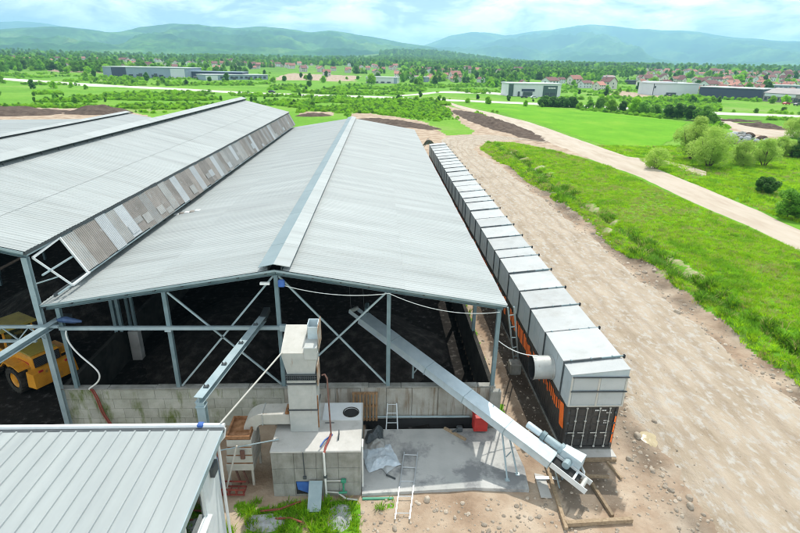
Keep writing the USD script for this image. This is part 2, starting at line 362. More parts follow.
mat('blue_grey_clad', [(0.3, (0.19, 0.25, 0.31)), (0.7, (0.24, 0.30, 0.36))], scale=0.1, rough=0.5)
mat('navy_clad', [(0.3, (0.025, 0.035, 0.065)), (0.7, (0.035, 0.05, 0.085))], scale=0.1, rough=0.5)
mat('pale_clad', [(0.3, (0.47, 0.51, 0.52)), (0.7, (0.54, 0.57, 0.57))], scale=0.1, rough=0.5)
mat('white_clad', [(0.3, (0.52, 0.54, 0.545)), (0.7, (0.58, 0.60, 0.60))], scale=0.1, rough=0.5)
mat('dark_green_clad', [(0.3, (0.03, 0.06, 0.055)), (0.7, (0.045, 0.08, 0.07))], scale=0.1, rough=0.5)
mat('grey_brown_clad', [(0.3, (0.22, 0.20, 0.19)), (0.7, (0.29, 0.27, 0.255))], scale=0.15, rough=0.7)
mat('car_dark', [(0.3, (0.03, 0.035, 0.045)), (0.7, (0.04, 0.045, 0.055))], scale=0.5, rough=0.25)
mat('car_red', [(0.3, (0.35, 0.03, 0.03)), (0.7, (0.38, 0.035, 0.035))], scale=0.5, rough=0.25)
mat('green_tarp', [(0.3, (0.02, 0.075, 0.045)), (0.7, (0.04, 0.12, 0.07))], scale=2, rough=0.5)
leaf('leaf_willow', (0.38, 0.56, 0.08), (0.64, 0.80, 0.22), 0.5, 0.12)
leaf('leaf_mid', (0.12, 0.31, 0.02), (0.27, 0.52, 0.045), 0.45, 0.28)
leaf('leaf_dark', (0.06, 0.18, 0.018), (0.15, 0.33, 0.035), 0.4, 0.25)
leaf('leaf_bright', (0.24, 0.50, 0.012), (0.44, 0.72, 0.035), 0.45, 0.22)
leaf('grass_blade', (0.30, 0.52, 0.008), (0.62, 0.82, 0.03), 0.5, 0.3, 0.15)
leaf('weed_leaf', (0.17, 0.38, 0.012), (0.36, 0.60, 0.03), 0.45, 0.3, 0.3)
leaf('dry_blade', (0.38, 0.34, 0.11), (0.60, 0.52, 0.22), 0.35, 0.25, 0.3)
usdkit.material(stage, '/World/Looks/window_glass', {'t': ('transparent_bsdf', {'color': (0.75, 0.83, 0.82)}), 'g': ('glossy_bsdf', {'roughness': 0.03, 'color': (0.9, 0.95, 0.95)}), 'f': ('fresnel', {'IOR': 1.55}), 'm': ('mix_closure', {})},
                [('f.fac', 'm.fac'), ('t.BSDF', 'm.closure1'), ('g.BSDF', 'm.closure2')], surface='m.closure')
mat('blue_tarp', [(0.3, (0.02, 0.045, 0.11)), (0.7, (0.04, 0.08, 0.17))], scale=6, rough=0.6)
mat('rusty_sheet', [(0.35, (0.36, 0.34, 0.30)), (0.5, (0.33, 0.27, 0.21)), (0.62, (0.26, 0.135, 0.07))], scale=2.4, rough=0.7, detail=7)
leaf('ditch_leaf', (0.10, 0.25, 0.012), (0.24, 0.42, 0.03), 0.4, 0.3, 0.3)

# ------------------------------------------------------------------ terrain
def hgt(x, y):
    """height of the natural ground"""
    x, y = np.asarray(x, float), np.asarray(y, float)
    r = np.hypot(x, y)
    t = np.clip(r - 430, 0, None)
    z = 0.021 * t * np.clip(t / 200, 0, 1) ** 0.6
    z = np.where(r > 1100, 14.07 + 0.004 * (r - 1100), z)
    az = np.degrees(np.arctan2(x, y))
    ok = np.abs(az) < 100
    # wooded foothill behind the town, right of the middle
    z = z + np.where(ok, 62 * np.exp(-((az - 3.5) / 8.5) ** 2 - ((r - 3200) / 700) ** 2), 0)
    z = z + np.where(ok, 10 * np.exp(-((az + 26) / 16) ** 2 - ((r - 2700) / 600) ** 2), 0)
    far = np.clip((r - 70) / 120, 0, 1)
    z = z + far * 0.8 * fbm(x, y, 34, 3, 3)
    z = z + np.clip((r - 900) / 800, 0, 1) * 12 * fbm(x, y, 420, 4, 5)
    # rough verge with a ditch between the two tracks
    vx = np.clip((x - 24.4) / 1.2, 0, 1) * np.clip((44 - x) / 2.0, 0, 1) * np.clip((125 - y) / 6, 0, 1) * np.clip(y + 40, 0, 1)
    wob = 1.1 * fbm(0 * x, y, 9, 3, 11)
    z = z + vx * (0.34 * fbm(x, y, 2.1, 4, 7) + 0.30 * np.exp(-((x - 25.9 - wob) / 0.8) ** 2) - 0.85 * np.exp(-((x - 27.7 - wob) / 0.75) ** 2) + 0.22)
    # right of the upper track
    rx = np.clip((x - 51) / 4, 0, 1) * np.clip((r - 40) / 20, 0, 1) * np.clip((170 - y) / 30, 0, 1)
    z = z + rx * 0.25 * fbm(x, y, 6, 3, 8)
    # churned yard
    yd = np.clip((24.4 - x) / 1.0, 0, 1) * np.clip((x + 18) / 2, 0, 1) * np.clip((130 - y) / 10, 0, 1) * np.clip((y + 40), 0, 1)
    rough = np.exp(-((x - 13.2) / 1.5) ** 2) + 0.9 * np.exp(-((x - 23.3) / 1.3) ** 2) + np.exp(-((x - 4) / 5.5) ** 2 - ((y - 13.5) / 3.3) ** 2)
    z = z + yd * (0.05 * fbm(x, y, 1.4, 4, 9) + np.clip(rough, 0, 1.2) * 0.42 * (fbm(x, y, 1.0, 4, 10)))
    # gutter in front of the hall wall, patch beside the pit house
    z = z - 0.55 * ((x > -0.5) & (x < 5.6) & (y > 21.45) & (y < 22.0))
    return z


def G(u, v):
    d = raydir(u, v)
    t = -CAM_H / d[2]
    return np.array([d[0] * t, d[1] * t])


def poly(*uv):
    return Polygon([G(*q) for q in uv])


YARD = Polygon([(-60, -60), (25.0, -60), (24.9, 60), (24.3, 92), (22.3, 117), (26, 126), (32, 128), (43, 104), (46, 112), (41, 150), (34, 158), (24, 143), (17, 140), (16, 150),
                (4, 168), (-16, 150), (-16, 100), (-60, 110)])
SPOIL = poly((443, 106), (462, 108), (485, 120), (512, 128), (546, 139), (545, 143), (500, 144), (480, 140), (468, 128), (450, 116))
BARE2 = poly((345, 114), (372, 113.5), (432, 124), (447, 137), (425, 140), (395, 133), (360, 122))
LEFTBARE = poly((-60, 108), (0, 108.5), (70, 109), (120, 110), (150, 118), (140, 128), (-80, 128))
PATCHES = [poly((300, 112), (330, 112), (334, 116), (300, 117)), poly((722, 121), (765, 124), (792, 130), (760, 139), (728, 134)), poly((40, 73.8), (104, 74.5), (110, 77.5), (60, 77.2)),
           poly((612, 91), (650, 94), (690, 98), (640, 99.5), (600, 96)), poly((290, 78), (360, 80), (355, 83), (270, 82))]


def soil(x, y):
    wx, wy = x + 2.4 * fbm(x, y, 3.2, 4, 21), y + 2.2 * fbm(x, y, 3.6, 4, 22)
    e = shapely.contains_xy(YARD, wx, wy).astype(float)
    r = np.hypot(x, y)
    k = np.clip(r / 30, 1, 12)
    fx, fy = x + k * fbm(x, y, 12, 4, 23), y + 2 * k * fbm(x, y, 14, 4, 24)
    for pg in [BARE2, SPOIL, LEFTBARE] + PATCHES:
        e = np.maximum(e, shapely.contains_xy(pg, fx, fy))
    # bare patches on the verge, most of them beside the ditch
    vb = (x > 25) & (x < 43) & (y > 12) & (y < 122)
    e = np.where(vb & (fbm(x, y, 2.6, 4, 38) - .018 * np.abs(x - 29.3) > .13), 0.52, e)
    # grass and weeds holding on inside the yard
    for (x0, x1, y0, y1) in ((-7.0, -0.6, 14.6, 17.15), (-0.7, 0.9, 15.9, 17.0), (6.2, 7.0, 21.5, 60)):
        ins = np.clip((x - x0) * 2, 0, 1) * np.clip((x1 - x) * 2, 0, 1) * np.clip((y - y0) * 2, 0, 1) * np.clip((y1 - y) * 2, 0, 1)
        e = np.where((ins > 0.3) & (fbm(x, y, .8, 3, 27) > (-0.10 if x0 < -5 else 0.08)), 0.15, e)
    return e


def dark_ground(x, y):  # real muck and dark clods, plus shade put into the ground colour
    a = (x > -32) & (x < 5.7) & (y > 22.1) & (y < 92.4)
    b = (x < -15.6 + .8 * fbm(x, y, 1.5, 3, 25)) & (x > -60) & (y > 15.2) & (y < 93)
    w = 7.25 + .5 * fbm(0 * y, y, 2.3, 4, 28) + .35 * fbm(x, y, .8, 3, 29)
    container_shade = ((x > w) & (x < 8.95) & (y > 19.5) & (y < 93)) | ((x > 7.9 + .5 * fbm(x, y, 1, 3, 30)) & (x < 10.6) & (y > 16.2 + .4 * fbm(x, y, 1, 3, 31)) & (y < 20))  # dark gravel together with container shade painted into the ground
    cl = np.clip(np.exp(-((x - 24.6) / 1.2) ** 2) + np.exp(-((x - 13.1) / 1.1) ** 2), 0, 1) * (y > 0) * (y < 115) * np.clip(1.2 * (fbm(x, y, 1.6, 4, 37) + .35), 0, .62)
    a = np.where(a | b, 1.0, cl); b = np.zeros_like(container_shade)
    a = np.where((x > -.7) & (x < 5.6) & (y > 21.38) & (y < 22.1), 1.0, a)  # gutter coloured black to stand in for its dark void
    return np.where(container_shade, np.where(y < 19.6, .55, .8), a)


rr = np.concatenate([np.linspace(6, 150, 500), 150 * np.exp(np.linspace(0, math.log(14500 / 150), 300))[1:]])
aa = np.radians(np.concatenate([np.linspace(-45, 47, 360), np.linspace(47, 315, 70)[1:-1]]))
RR, AA = np.meshgrid(rr, aa, indexing='ij')
gx, gy = (RR * np.sin(AA)).ravel(), (RR * np.cos(AA)).ravel()
gz = hgt(gx, gy)
nr, na = len(rr), len(aa)
I, J = np.meshgrid(np.arange(nr - 1), np.arange(na), indexing='ij')
J2 = (J + 1) % na
quad = np.stack([I * na + J, I * na + J2, (I + 1) * na + J2, (I + 1) * na + J], -1).reshape(-1, 4)
cen = np.array([[i, (i + 1) % na, len(gx)] for i in range(na)])
gv = np.vstack([np.stack([gx, gy, gz], 1), [[0, 0, 0]]])
gf = np.vstack([quad[:, [2, 1, 0]], quad[:, [3, 2, 0]], cen[:, [1, 0, 2]]])
nodes = {
    'geo': ('geometry', {}), 'soil': ('attribute', {'attribute': 'soil'}), 'dark_ground': ('attribute', {'attribute': 'dark_ground'}),
    'n0': ('noise_texture', {'scale': 2.2, 'detail': 7.0, 'roughness': 0.65}), 'n1': ('noise_texture', {'scale': 0.45, 'detail': 8.0, 'roughness': 0.6}),
    'n2': ('noise_texture', {'scale': 0.018, 'detail': 6.0, 'roughness': 0.6}), 'n3': ('noise_texture', {'scale': 0.004, 'detail': 5.0, 'roughness': 0.6}),
    'grass': ('rgb_ramp', {'ramp': [(0.25, (0.075, 0.20, 0.010)), (0.45, (0.115, 0.30, 0.014)), (0.6, (0.16, 0.36, 0.022)), (0.8, (0.25, 0.33, 0.07))]}),
    'field': ('rgb_ramp', {'ramp': [(0.3, (0.07, 0.16, 0.016)), (0.46, (0.105, 0.25, 0.018)), (0.58, (0.16, 0.29, 0.035)), (0.68, (0.27, 0.27, 0.12))]}),
    'gmix': ('mix', {'fac': 0.6}),
    'far': ('rgb_ramp', {'ramp': [(0.35, (0.04, 0.10, 0.016)), (0.5, (0.075, 0.17, 0.022)), (0.68, (0.15, 0.21, 0.05))]}),
    'len': ('vector_math', {'math_type': 'length'}), 'fr': ('map_range', {'from_min': 500.0, 'from_max': 1300.0, 'to_min': 0.0, 'to_max': 0.85, 'clamp': True}), 'fmix': ('mix', {}),
    'earth': ('rgb_ramp', {'ramp': [(0.22, (0.17, 0.11, 0.07)), (0.42, (0.32, 0.235, 0.165)), (0.58, (0.42, 0.335, 0.25)), (0.8, (0.51, 0.44, 0.355))]}),
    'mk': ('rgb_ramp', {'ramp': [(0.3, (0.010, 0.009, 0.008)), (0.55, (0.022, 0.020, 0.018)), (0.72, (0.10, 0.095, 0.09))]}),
    'edge': ('math', {'math_type': 'multiply_add', 'value2': 0.9, 'value3': -0.45}), 'es': ('math', {'math_type': 'add'}), 'er': ('map_range', {'from_min': 0.35, 'from_max': 0.65, 'to_min': 0.0, 'to_max': 1.0, 'clamp': True}),
    'm1': ('mix', {}), 'm2': ('mix', {}), 'b': ('bump', {'strength': 0.8, 'distance': 0.12}), 'p': ('principled_bsdf', {'roughness': 0.95, 'specular_ior_level': 0.12}),
}
links = [('geo.position', f'{n}.vector') for n in ('n0', 'n1', 'n2', 'n3')] + [
    ('n1.fac', 'grass.fac'), ('n2.fac', 'field.fac'), ('grass.color', 'gmix.color1'), ('field.color', 'gmix.color2'), ('n3.fac', 'far.fac'), ('geo.position', 'len.vector1'), ('len.value', 'fr.value'), ('fr.result', 'fmix.fac'),
    ('gmix.color', 'fmix.color1'), ('far.color', 'fmix.color2'), ('n1.fac', 'earth.fac'), ('n0.fac', 'mk.fac'), ('n0.fac', 'edge.value1'), ('edge.value', 'es.value1'), ('soil.fac', 'es.value2'), ('es.value', 'er.value'), ('er.result', 'm1.fac'),
    ('fmix.color', 'm1.color1'), ('earth.color', 'm1.color2'), ('dark_ground.fac', 'm2.fac'), ('m1.color', 'm2.color1'), ('mk.color', 'm2.color2'), ('m2.color', 'p.base_color'), ('n0.fac', 'b.height'), ('b.normal', 'p.normal')]
usdkit.material(stage, '/World/Looks/ground', nodes, links, surface='p.BSDF')
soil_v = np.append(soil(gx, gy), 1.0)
dark_ground_v = np.append(dark_ground(gx, gy), 0.0)
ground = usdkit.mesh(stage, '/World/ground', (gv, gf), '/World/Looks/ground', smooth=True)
api = UsdGeom.PrimvarsAPI(ground)
for nm, val in (('soil', soil_v), ('dark_ground', dark_ground_v)):
    api.CreatePrimvar(nm, Sdf.ValueTypeNames.FloatArray, 'vertex').Set(Vt.FloatArray.FromNumpy(val.astype(np.float32)))
meta(ground.GetPrim(), kind='structure')


def ribbon(name, rows, material, lift=0.03, edge=0.35, step=1.0, nacross=7, seed=1, fscale=1.5, rel=0.0, ruts=()):
    """road sheet between two edge lines given as rows of ((x, y), (x, y)), with ragged edges, following the ground"""
    A = np.array([r[0] for r in rows], float); B = np.array([r[1] for r in rows], float)
    L = np.r_[0, np.cumsum(np.linalg.norm(np.diff((A + B) / 2, axis=0), axis=1))]
    s = np.linspace(0, L[-1], max(int(L[-1] / step), 2) + 1)
    from scipy.interpolate import PchipInterpolator
    a, b = PchipInterpolator(L, A)(s), PchipInterpolator(L, B)(s)
    d = (b - a) / np.linalg.norm(b - a, axis=1, keepdims=True)
    a = a + d * (2 * edge * fbm(s, 0 * s, fscale, 4, seed))[:, None]
    b = b + d * (2 * edge * fbm(s, 0 * s + 50, fscale, 4, seed))[:, None]
    t = np.linspace(0, 1, nacross)
    p = a[:, None] * (1 - t[None, :, None]) + b[:, None] * t[None, :, None]
    x, y = p[..., 0].ravel(), p[..., 1].ravel()
    ed = np.tile(np.clip(np.minimum(t, 1 - t) * 9, 0, 1), len(s))
    z = hgt(x, y) - .03 + (lift + .03) * ed
    if rel:
        z = z + rel * (fbm(x, y, 0.9, 4, seed + 3) + .5) * np.tile(np.clip(np.minimum(t, 1 - t) * 6, 0, 1), len(s))
    rut = 0
    for k, u0 in enumerate(ruts):
        w = np.tile(t, len(s)) - u0 - .12 * np.repeat(fbm(s, 0 * s + 9 * (k // 2), 17, 4, seed + 5), nacross)
        rut = rut + np.exp(-(w / .022) ** 2)
        z = z - .045 * np.exp(-(w / .018) ** 2) + .018 * np.exp(-((np.abs(w) - .034) / .012) ** 2)
    n, m = len(s), nacross
    i, j = np.meshgrid(np.arange(n - 1), np.arange(m - 1), indexing='ij')
    q = np.stack([i * m + j, i * m + j + 1, (i + 1) * m + j + 1, (i + 1) * m + j], -1).reshape(-1, 4)
    v = np.stack([x, y, z], 1)
    nz = np.cross(v[q[0][1]] - v[q[0][0]], v[q[0][3]] - v[q[0][0]])[2]
    f = q if nz > 0 else q[:, ::-1]
    f = np.vstack([f[:, [0, 1, 2]], f[:, [0, 2, 3]]])
    o = obj(name, (v, f), material, kind='structure', smooth=True)
    if ruts:
        UsdGeom.PrimvarsAPI(o).CreatePrimvar('rut', Sdf.ValueTypeNames.FloatArray, 'vertex').Set(Vt.FloatArray.FromNumpy(np.clip(rut * (.35 + 1.3 * (fbm(x, y, 3.0, 4, seed + 8) + .10)), 0, .45).astype(np.float32)))
    return o


ribbon('gravel_road', [((13.4, -25), (23.4, -25)), ((13.6, 10), (23.3, 10)), ((14.0, 30), (23.4, 30)), ((14.2, 55), (23.4, 55)), ((14.6, 90), (23.0, 90)), ((14.8, 116), (21.4, 116)), ((15.5, 132), (25, 126)), ((20, 140), (35, 133)), ((29, 143), (43, 128))],
       'gravel_road', 0.12, 0.9, 0.4, 60, 31, 2.4, 0.10, (.20, .40, .58, .78))
up = [(830, 240, 268), (800, 229.5, 252), (760, 211, 232), (700, 186, 206), (660, 170, 187.5), (640, 161, 178), (600, 147, 164), (560, 132.5, 148), (530, 122.5, 135), (505, 116, 124), (480, 110, 114.5), (455, 104.2, 106.8), (440, 99.5, 101.5)]
ribbon('farm_track', [(G(u, v0), G(u, v1)) for u, v0, v1 in up], 'track_road', 0.08, 0.45, 0.8, 9, 32, 2.5, 0.05)
fr = [(-40, 78.6, 80.2), (5, 80.4, 82.0), (60, 82.8, 84.7), (120, 85.5, 87.8), (170, 87.8, 90.0), (215, 90.5, 92.6), (250, 92.2, 94.2), (290, 93.8, 95.6), (352, 95.4, 97.5), (420, 97.9, 100.3), (490, 101, 103.3), (550, 103.6, 106), (620, 106.7, 109), (708, 111.3, 114), (800, 115.4, 117.6), (900, 120, 122)]
ribbon('highway', [(G(u, v0), G(u, v1)) for u, v0, v1 in fr], 'far_road', 0.25, 0.8, 6, 4, 33, 20)
ribbon('service_road', [(G(u, v0), G(u, v1)) for u, v0, v1 in [(398, 95.2, 96.4), (425, 93.0, 94.6), (445, 91.2, 93.0), (480, 91.4, 93.6), (508, 94.2, 96.2)]], 'far_road', 0.25, 1.0, 5, 4, 34, 14)
ribbon('dirt_spur', [(G(u, v0), G(u, v1)) for u, v0, v1 in [(704, 113.2, 116.5), (716, 116.5, 121), (728, 120, 126.5), (744, 125.5, 132), (765, 129.5, 136.5), (788, 131.5, 137.5), (830, 134, 139)]], 'track_road', 0.18, 0.5, 1.5, 6, 35, 5)
ribbon('side_path', [(G(u, v0), G(u, v1)) for u, v0, v1 in [(606, 156, 159.5), (640, 158, 162), (668, 161.0, 166), (684, 165, 171), (706, 172, 177.5)]], 'track_road', 0.2, 0.35, 0.8, 5, 36, 3)

# mown meadow right of the farm track
mp = [G(*q) for q in [(466, 102.8), (520, 105.5), (600, 111.5), (652, 118), (690, 123.5), (676, 140), (655, 158), (640, 157), (602, 145.5), (560, 131), (530, 121), (505, 114.5), (482, 109)]]
pg = Polygon(mp)
x0, y0, x1, y1 = pg.bounds
gxx, gyy = np.meshgrid(np.linspace(x0 - 4, x1 + 4, 90), np.linspace(y0 - 4, y1 + 4, 150), indexing='ij')
ins = shapely.contains_xy(pg, gxx + 3 * fbm(gxx, gyy, 7, 3, 41), gyy + 4 * fbm(gxx, gyy, 9, 3, 42))
vi = np.arange(gxx.size).reshape(gxx.shape)
c4 = ins[:-1, :-1] & ins[1:, :-1] & ins[1:, 1:] & ins[:-1, 1:]
q = np.stack([vi[:-1, :-1][c4], vi[1:, :-1][c4], vi[1:, 1:][c4], vi[:-1, 1:][c4]], -1)
mv = np.stack([gxx.ravel(), gyy.ravel(), hgt(gxx.ravel(), gyy.ravel()) + 0.035], 1)
use, inv = np.unique(q, return_inverse=True)
obj('meadow', (mv[use], inv.reshape(q.shape)), 'meadow_grass', kind='structure', smooth=True)

# ------------------------------------------------------------------ mountains
def mountain(name, table, r0, r1, seed, spur, material):
    az = np.radians(np.arange(table[0][0], table[-1][0], 0.11))
    tab = np.array(table)
    el = np.interp(np.degrees(az), tab[:, 0], tab[:, 1])
    k = np.hanning(7); k /= k.sum()
    el = np.convolve(np.pad(el, 3, mode='edge'), k, 'valid')
    el = el * (1 + .10 * fbm(np.degrees(az), 0 * az + seed, 2.2, 5, seed))
    s = np.concatenate([np.linspace(0, 1, 70), np.linspace(1, 1.5, 14)[1:]])
    S, A = np.meshgrid(s, az, indexing='ij')
    r = r0 + (r1 - r0) * S
    x, y = r * np.sin(A), r * np.cos(A)
    H = el[None, :] * r1 + CAM_H
    ease = np.where(S <= 1, S ** 1.25 * (1 - 0.25 * (1 - S)), 1 - 1.3 * np.abs(S - 1) ** 1.2)
    base = np.minimum(40.0, H * 0.5)
    nn = 2 * np.abs(fbm(x, y, spur, 5, seed))
    body = np.clip(S * (1 - S) * 4, 0, 1)
    z = base * 0 + H * ease + H * body * (0.34 - 1.5 * nn) * 0.80 + 12 * fbm(x, y, 260, 3, seed + 9)
    lim = (CAM_H + (el[None, :] * 0.985) * r)
    z = np.where(S < 0.97, np.minimum(z, lim), z)
    z = np.where(S == 0, -20, np.maximum(z, -20))
    n, m = S.shape
    i, j = np.meshgrid(np.arange(n - 1), np.arange(m - 1), indexing='ij')
    q = np.stack([i * m + j, (i + 1) * m + j, (i + 1) * m + j + 1, i * m + j + 1], -1).reshape(-1, 4)
    obj(name, (np.stack([x.ravel(), y.ravel(), z.ravel()], 1), q[:, ::-1]), material, kind='structure', smooth=True)


nodes = {'geo': ('geometry', {}), 'n1': ('noise_texture', {'scale': 0.0022, 'detail': 8.0, 'roughness': 0.62}), 'n2': ('noise_texture', {'scale': 0.02, 'detail': 6.0, 'roughness': 0.7}),
         'r1': ('rgb_ramp', {'ramp': [(0.35, (0.025, 0.085, 0.02)), (0.5, (0.055, 0.15, 0.028)), (0.60, (0.11, 0.23, 0.04)), (0.72, (0.22, 0.33, 0.09))]}),
         'r2': ('rgb_ramp', {'ramp': [(0.3, (0.55, 0.55, 0.55)), (0.7, (1.35, 1.35, 1.35))]}), 'm': ('mix', {'mix_type': 'multiply', 'fac': 1.0}),
         'b': ('bump', {'strength': 1.0, 'distance': 14.0}), 'p': ('principled_bsdf', {'roughness': 1.0, 'specular_ior_level': 0.0})}
usdkit.material(stage, '/World/Looks/wooded_slope', nodes, [('geo.position', 'n1.vector'), ('geo.position', 'n2.vector'), ('n1.fac', 'r1.fac'), ('n2.fac', 'r2.fac'), ('r1.color', 'm.color1'), ('r2.color', 'm.color2'), ('m.color', 'p.base_color'), ('n2.fac', 'b.height'), ('b.normal', 'p.normal')], surface='p.BSDF')
ML = [(-62, .012), (-52, .022), (-40.54, 0.0279), (-37.03, 0.0334), (-33.17, 0.0379), (-29.62, 0.0443), (-27.03, 0.0429), (-25.09, 0.0408), (-24.12, 0.0422), (-22.58, 0.0498), (-20.44, 0.0538), (-17.53, 0.0574), (-16.03, 0.0535), (-14.2, 0.0515), (-11.63, 0.0584), (-9.44, 0.0549), (-7.5, 0.0511), (-5.01, 0.0538), (-3.02, 0.0506), (-0.49, 0.0442), (2.05, 0.0377), (4.61, 0.0319), (7.19, 0.0247), (12.29, 0.0129), (20, .006), (30, .003)]
MR = [(-6, .004), (0.02, 0.0073), (3.6, 0.0267), (5.12, 0.0361), (7.11, 0.048), (9.1, 0.0549), (11.09, 0.0536), (12.58, 0.0514), (14.03, 0.0548), (16.87, 0.0605), (18.72, 0.0644), (20.52, 0.0676), (22.34, 0.0657), (25.0, 0.0609), (26.72, 0.0585), (28.36, 0.059), (29.99, 0.0565), (32.01, 0.0498), (33.92, 0.0461), (35.78, 0.0417), (37.52, 0.0408), (41.43, 0.0364), (45.05, 0.0274), (55, .02), (66, .008)]
MF = [(-66, .012), (-50, .022), (-40.43, 0.0351), (-35.68, 0.0434), (-33.07, 0.0459), (-31.68, 0.0491), (-30.28, 0.0491), (-28.14, 0.0448), (-25.12, 0.0386), (-20, .02), (-15, .008)]
mountain('near_mountain_range', ML, 3100, 6200, 51, 700, 'wooded_slope')
mountain('far_mountain_range', MR, 5200, 10000, 61, 1150, 'wooded_slope')
mountain('distant_mountain', MF, 8500, 11500, 71, 1800, 'wooded_slope')

usdkit.material(stage, '/World/Looks/haze_air', {'v': ('principled_volume', {'color': (0.40, 0.77, 1.0), 'density': 0.00014, 'anisotropy': 0.35})}, [], volume='v.volume')
hz = MB().box((-17200, -17200, -22), (17200, 17200, 760))
hz.build('haze', 'haze_air', kind='stuff')

# ------------------------------------------------------------------ halls
YF, YB = 22.0, 92.6


def sheet(parent, name, y0, y1, top, bot, rib, mat_, jig, ribh=0.018):
    """trapezoidal sheet running from top (x, z) down to bot (x, z), between y0 and y1"""
    top, bot = np.array(top, float), np.array(bot, float)
    d = bot - top
    nrm = np.array([-d[1], d[0]]) / np.linalg.norm(d)
    if nrm[1] < 0:
        nrm = -nrm
    prof = []
    n = max(1, int(round((y1 - y0) / rib)))
    w = (y1 - y0) / n
    for k in range(n):
        b = y0 + k * w
        prof += [(b, 0), (b + .46 * w, 0), (b + .60 * w, ribh), (b + .86 * w, ribh)]
    prof.append((y1, 0))
    prof = np.array(prof)
    v = []
    for (px_, pz), ex in ((top, 0), (bot, 0)):
        off = prof[:, 1:] * nrm + jig
        v.append(np.stack([px_ + off[:, 0], prof[:, 0], pz + off[:, 1]], 1))
    m = len(prof)
    v = np.vstack(v)
    i = np.arange(m - 1)
    q = np.stack([i, i + 1, m + i + 1, m + i], 1)
    a = np.cross(v[q[0][1]] - v[q[0][0]], v[q[0][3]] - v[q[0][0]])
    if a[2] < 0:
        q = q[:, ::-1]
    return obj(name, (v, q), mat_, parent)


def roof_slope(hall, top, bot, y0, y1, n, rng, rib=0.25, material='roof_metal', lap=None):
    """liner with purlins carrying single sheets"""
    top, bot = np.array(top, float), np.array(bot, float)
    m = MB()
    d = (bot - top); L = np.linalg.norm(d); d /= L
    for k in range(9):
        c = top + d * L * (k + .06) / 8.15
        m.box((c[0] - .05, y0 + .05, c[1] - .20), (c[0] + .05, y1 - .05, c[1] - .035))
    m.prism([(top[0], top[1] - .028), (bot[0], bot[1] - .028), (bot[0], bot[1] - .012), (top[0], top[1] - .012)], (0, y0 + .02, 0), (1, 0, 0), (0, 0, 1), (0, y1 - y0 - .04, 0))
    s = m.build('roof_slope', 'dark_steel', hall)
    w = (y1 - y0) / n
    for k in range(n):
        j = 0.004 * (k % 2) + rng.uniform(0, .004)
        e = rng.uniform(-.012, .03)
        if lap:
            p = top + (bot - top) * lap
            sheet(s, 'roof_sheet', y0 + k * w, y0 + (k + 1) * w + .012, top, p + d * (.12 + e), rib, material, j + .012)
            sheet(s, 'roof_sheet', y0 + k * w, y0 + (k + 1) * w + .012, p, bot + d * e, rib, material, j)
        else:
            sheet(s, 'roof_sheet', y0 + k * w, y0 + (k + 1) * w + .012, top, bot + d * e, rib, material, j)
    return s


rng = np.random.default_rng(7)
hall = thing('storage_hall', 'long open-ended storage hall with pale ribbed gable roof in the centre', 'hall', (-4.75, YF, 0))
RX, RZ, EXR, EXL, EZ = -4.76, 8.70, 6.08, -15.55, 6.90
roof_slope(hall, (RX + .35, RZ - .058), (EXR, EZ), YF - .12, YB, 71, rng, lap=.52)
roof_slope(hall, (RX - .35, RZ - .058), (EXL, EZ), YF - .12, YB, 71, rng, lap=.52)
# ridge ventilator: curbs and cap pieces
m = MB()
for s in (-1, 1):
    m.box((RX + s * .34, YF - .1, RZ - .16), (RX + s * .30, YB, RZ + .10))
    for k in range(36):
        m.box((RX + s * .60, YF + .3 + k * 2, RZ - .12), (RX + s * .56, YF + .36 + k * 2, RZ + .14))
vent = m.build('ridge_vent', 'dark_steel', hall)
for k in range(24):
    a, b = YF - .18 + k * 2.95, YF - .18 + (k + 1) * 2.95 + .03
    dz = .006 * (k % 2)
    MB().prism([(0, .265), (.72, .13), (.72, .158), (0, .295)], (RX, a, RZ + dz), (1, 0, 0), (0, 0, 1), (0, b - a, 0)).build('cap_sheet', 'roof_metal', vent)
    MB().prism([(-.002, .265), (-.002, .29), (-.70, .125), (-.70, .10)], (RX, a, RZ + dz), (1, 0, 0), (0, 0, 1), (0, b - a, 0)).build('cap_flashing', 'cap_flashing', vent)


def rz_(x):
    return RZ - .1 - (abs(x - RX)) * (RZ - EZ) / (EXR - RX)


for x1 in (EXR - .12, EXL + .12):
    MB().hsec((RX + .02 * np.sign(x1 - RX), YF + .12, rz_(RX) - .13), (x1, YF + .12, rz_(x1) - .13), .14, .24, .02, up=(0, 0, 1)).build('rafter', 'steel', hall)
    fx = MB()
    fx.beam((RX, YF - .10, rz_(RX) + .025), (x1 + .1 * np.sign(x1 - RX), YF - .10, rz_(x1) + .025), .03, .10)
    fx.build('verge_trim', 'steel_light', hall)
for y in np.arange(28, 92, 6.0):
    for x1 in (EXR - .12, EXL + .12):
        MB().hsec((RX + .02 * np.sign(x1 - RX), y, rz_(RX) - .24), (x1, y, rz_(x1) - .24), .14, .22, .02, up=(0, 0, 1)).build('rafter', 'steel', hall)
PX = [-14.9, -9.95, RX, 0.46, 5.78]
for x in PX:
    MB().hsec((x, YF + .14, 2.25), (x, YF + .14, rz_(x) - .24), .19, .19, .018).cbox((x - .16, YF - .02, 2.25), (x + .16, YF + .3, 2.275), .005).build('post', 'steel', hall)
for y in np.arange(28, 92, 6.0):
    for x in (5.80, -15.4):
        MB().hsec((x, y, 2.25), (x, y, 6.75), .19, .19, .018).build('post', 'steel', hall)
for (xa, za), (xb, zb) in (((RX - .12, 8.28), (-9.80, 2.35)), ((-9.80, 7.45), (RX - .12, 2.4)), ((RX + .12, 8.28), (0.36, 2.4)), ((0.34, 7.5), (RX + .14, 2.4))):
    yy = YF + (.05 if zb == 2.4 and xa > xb else .15)
    MB().beam((xa, yy, za), (xb, yy, zb), .07, .085).build('cross_brace', 'steel_light', hall)
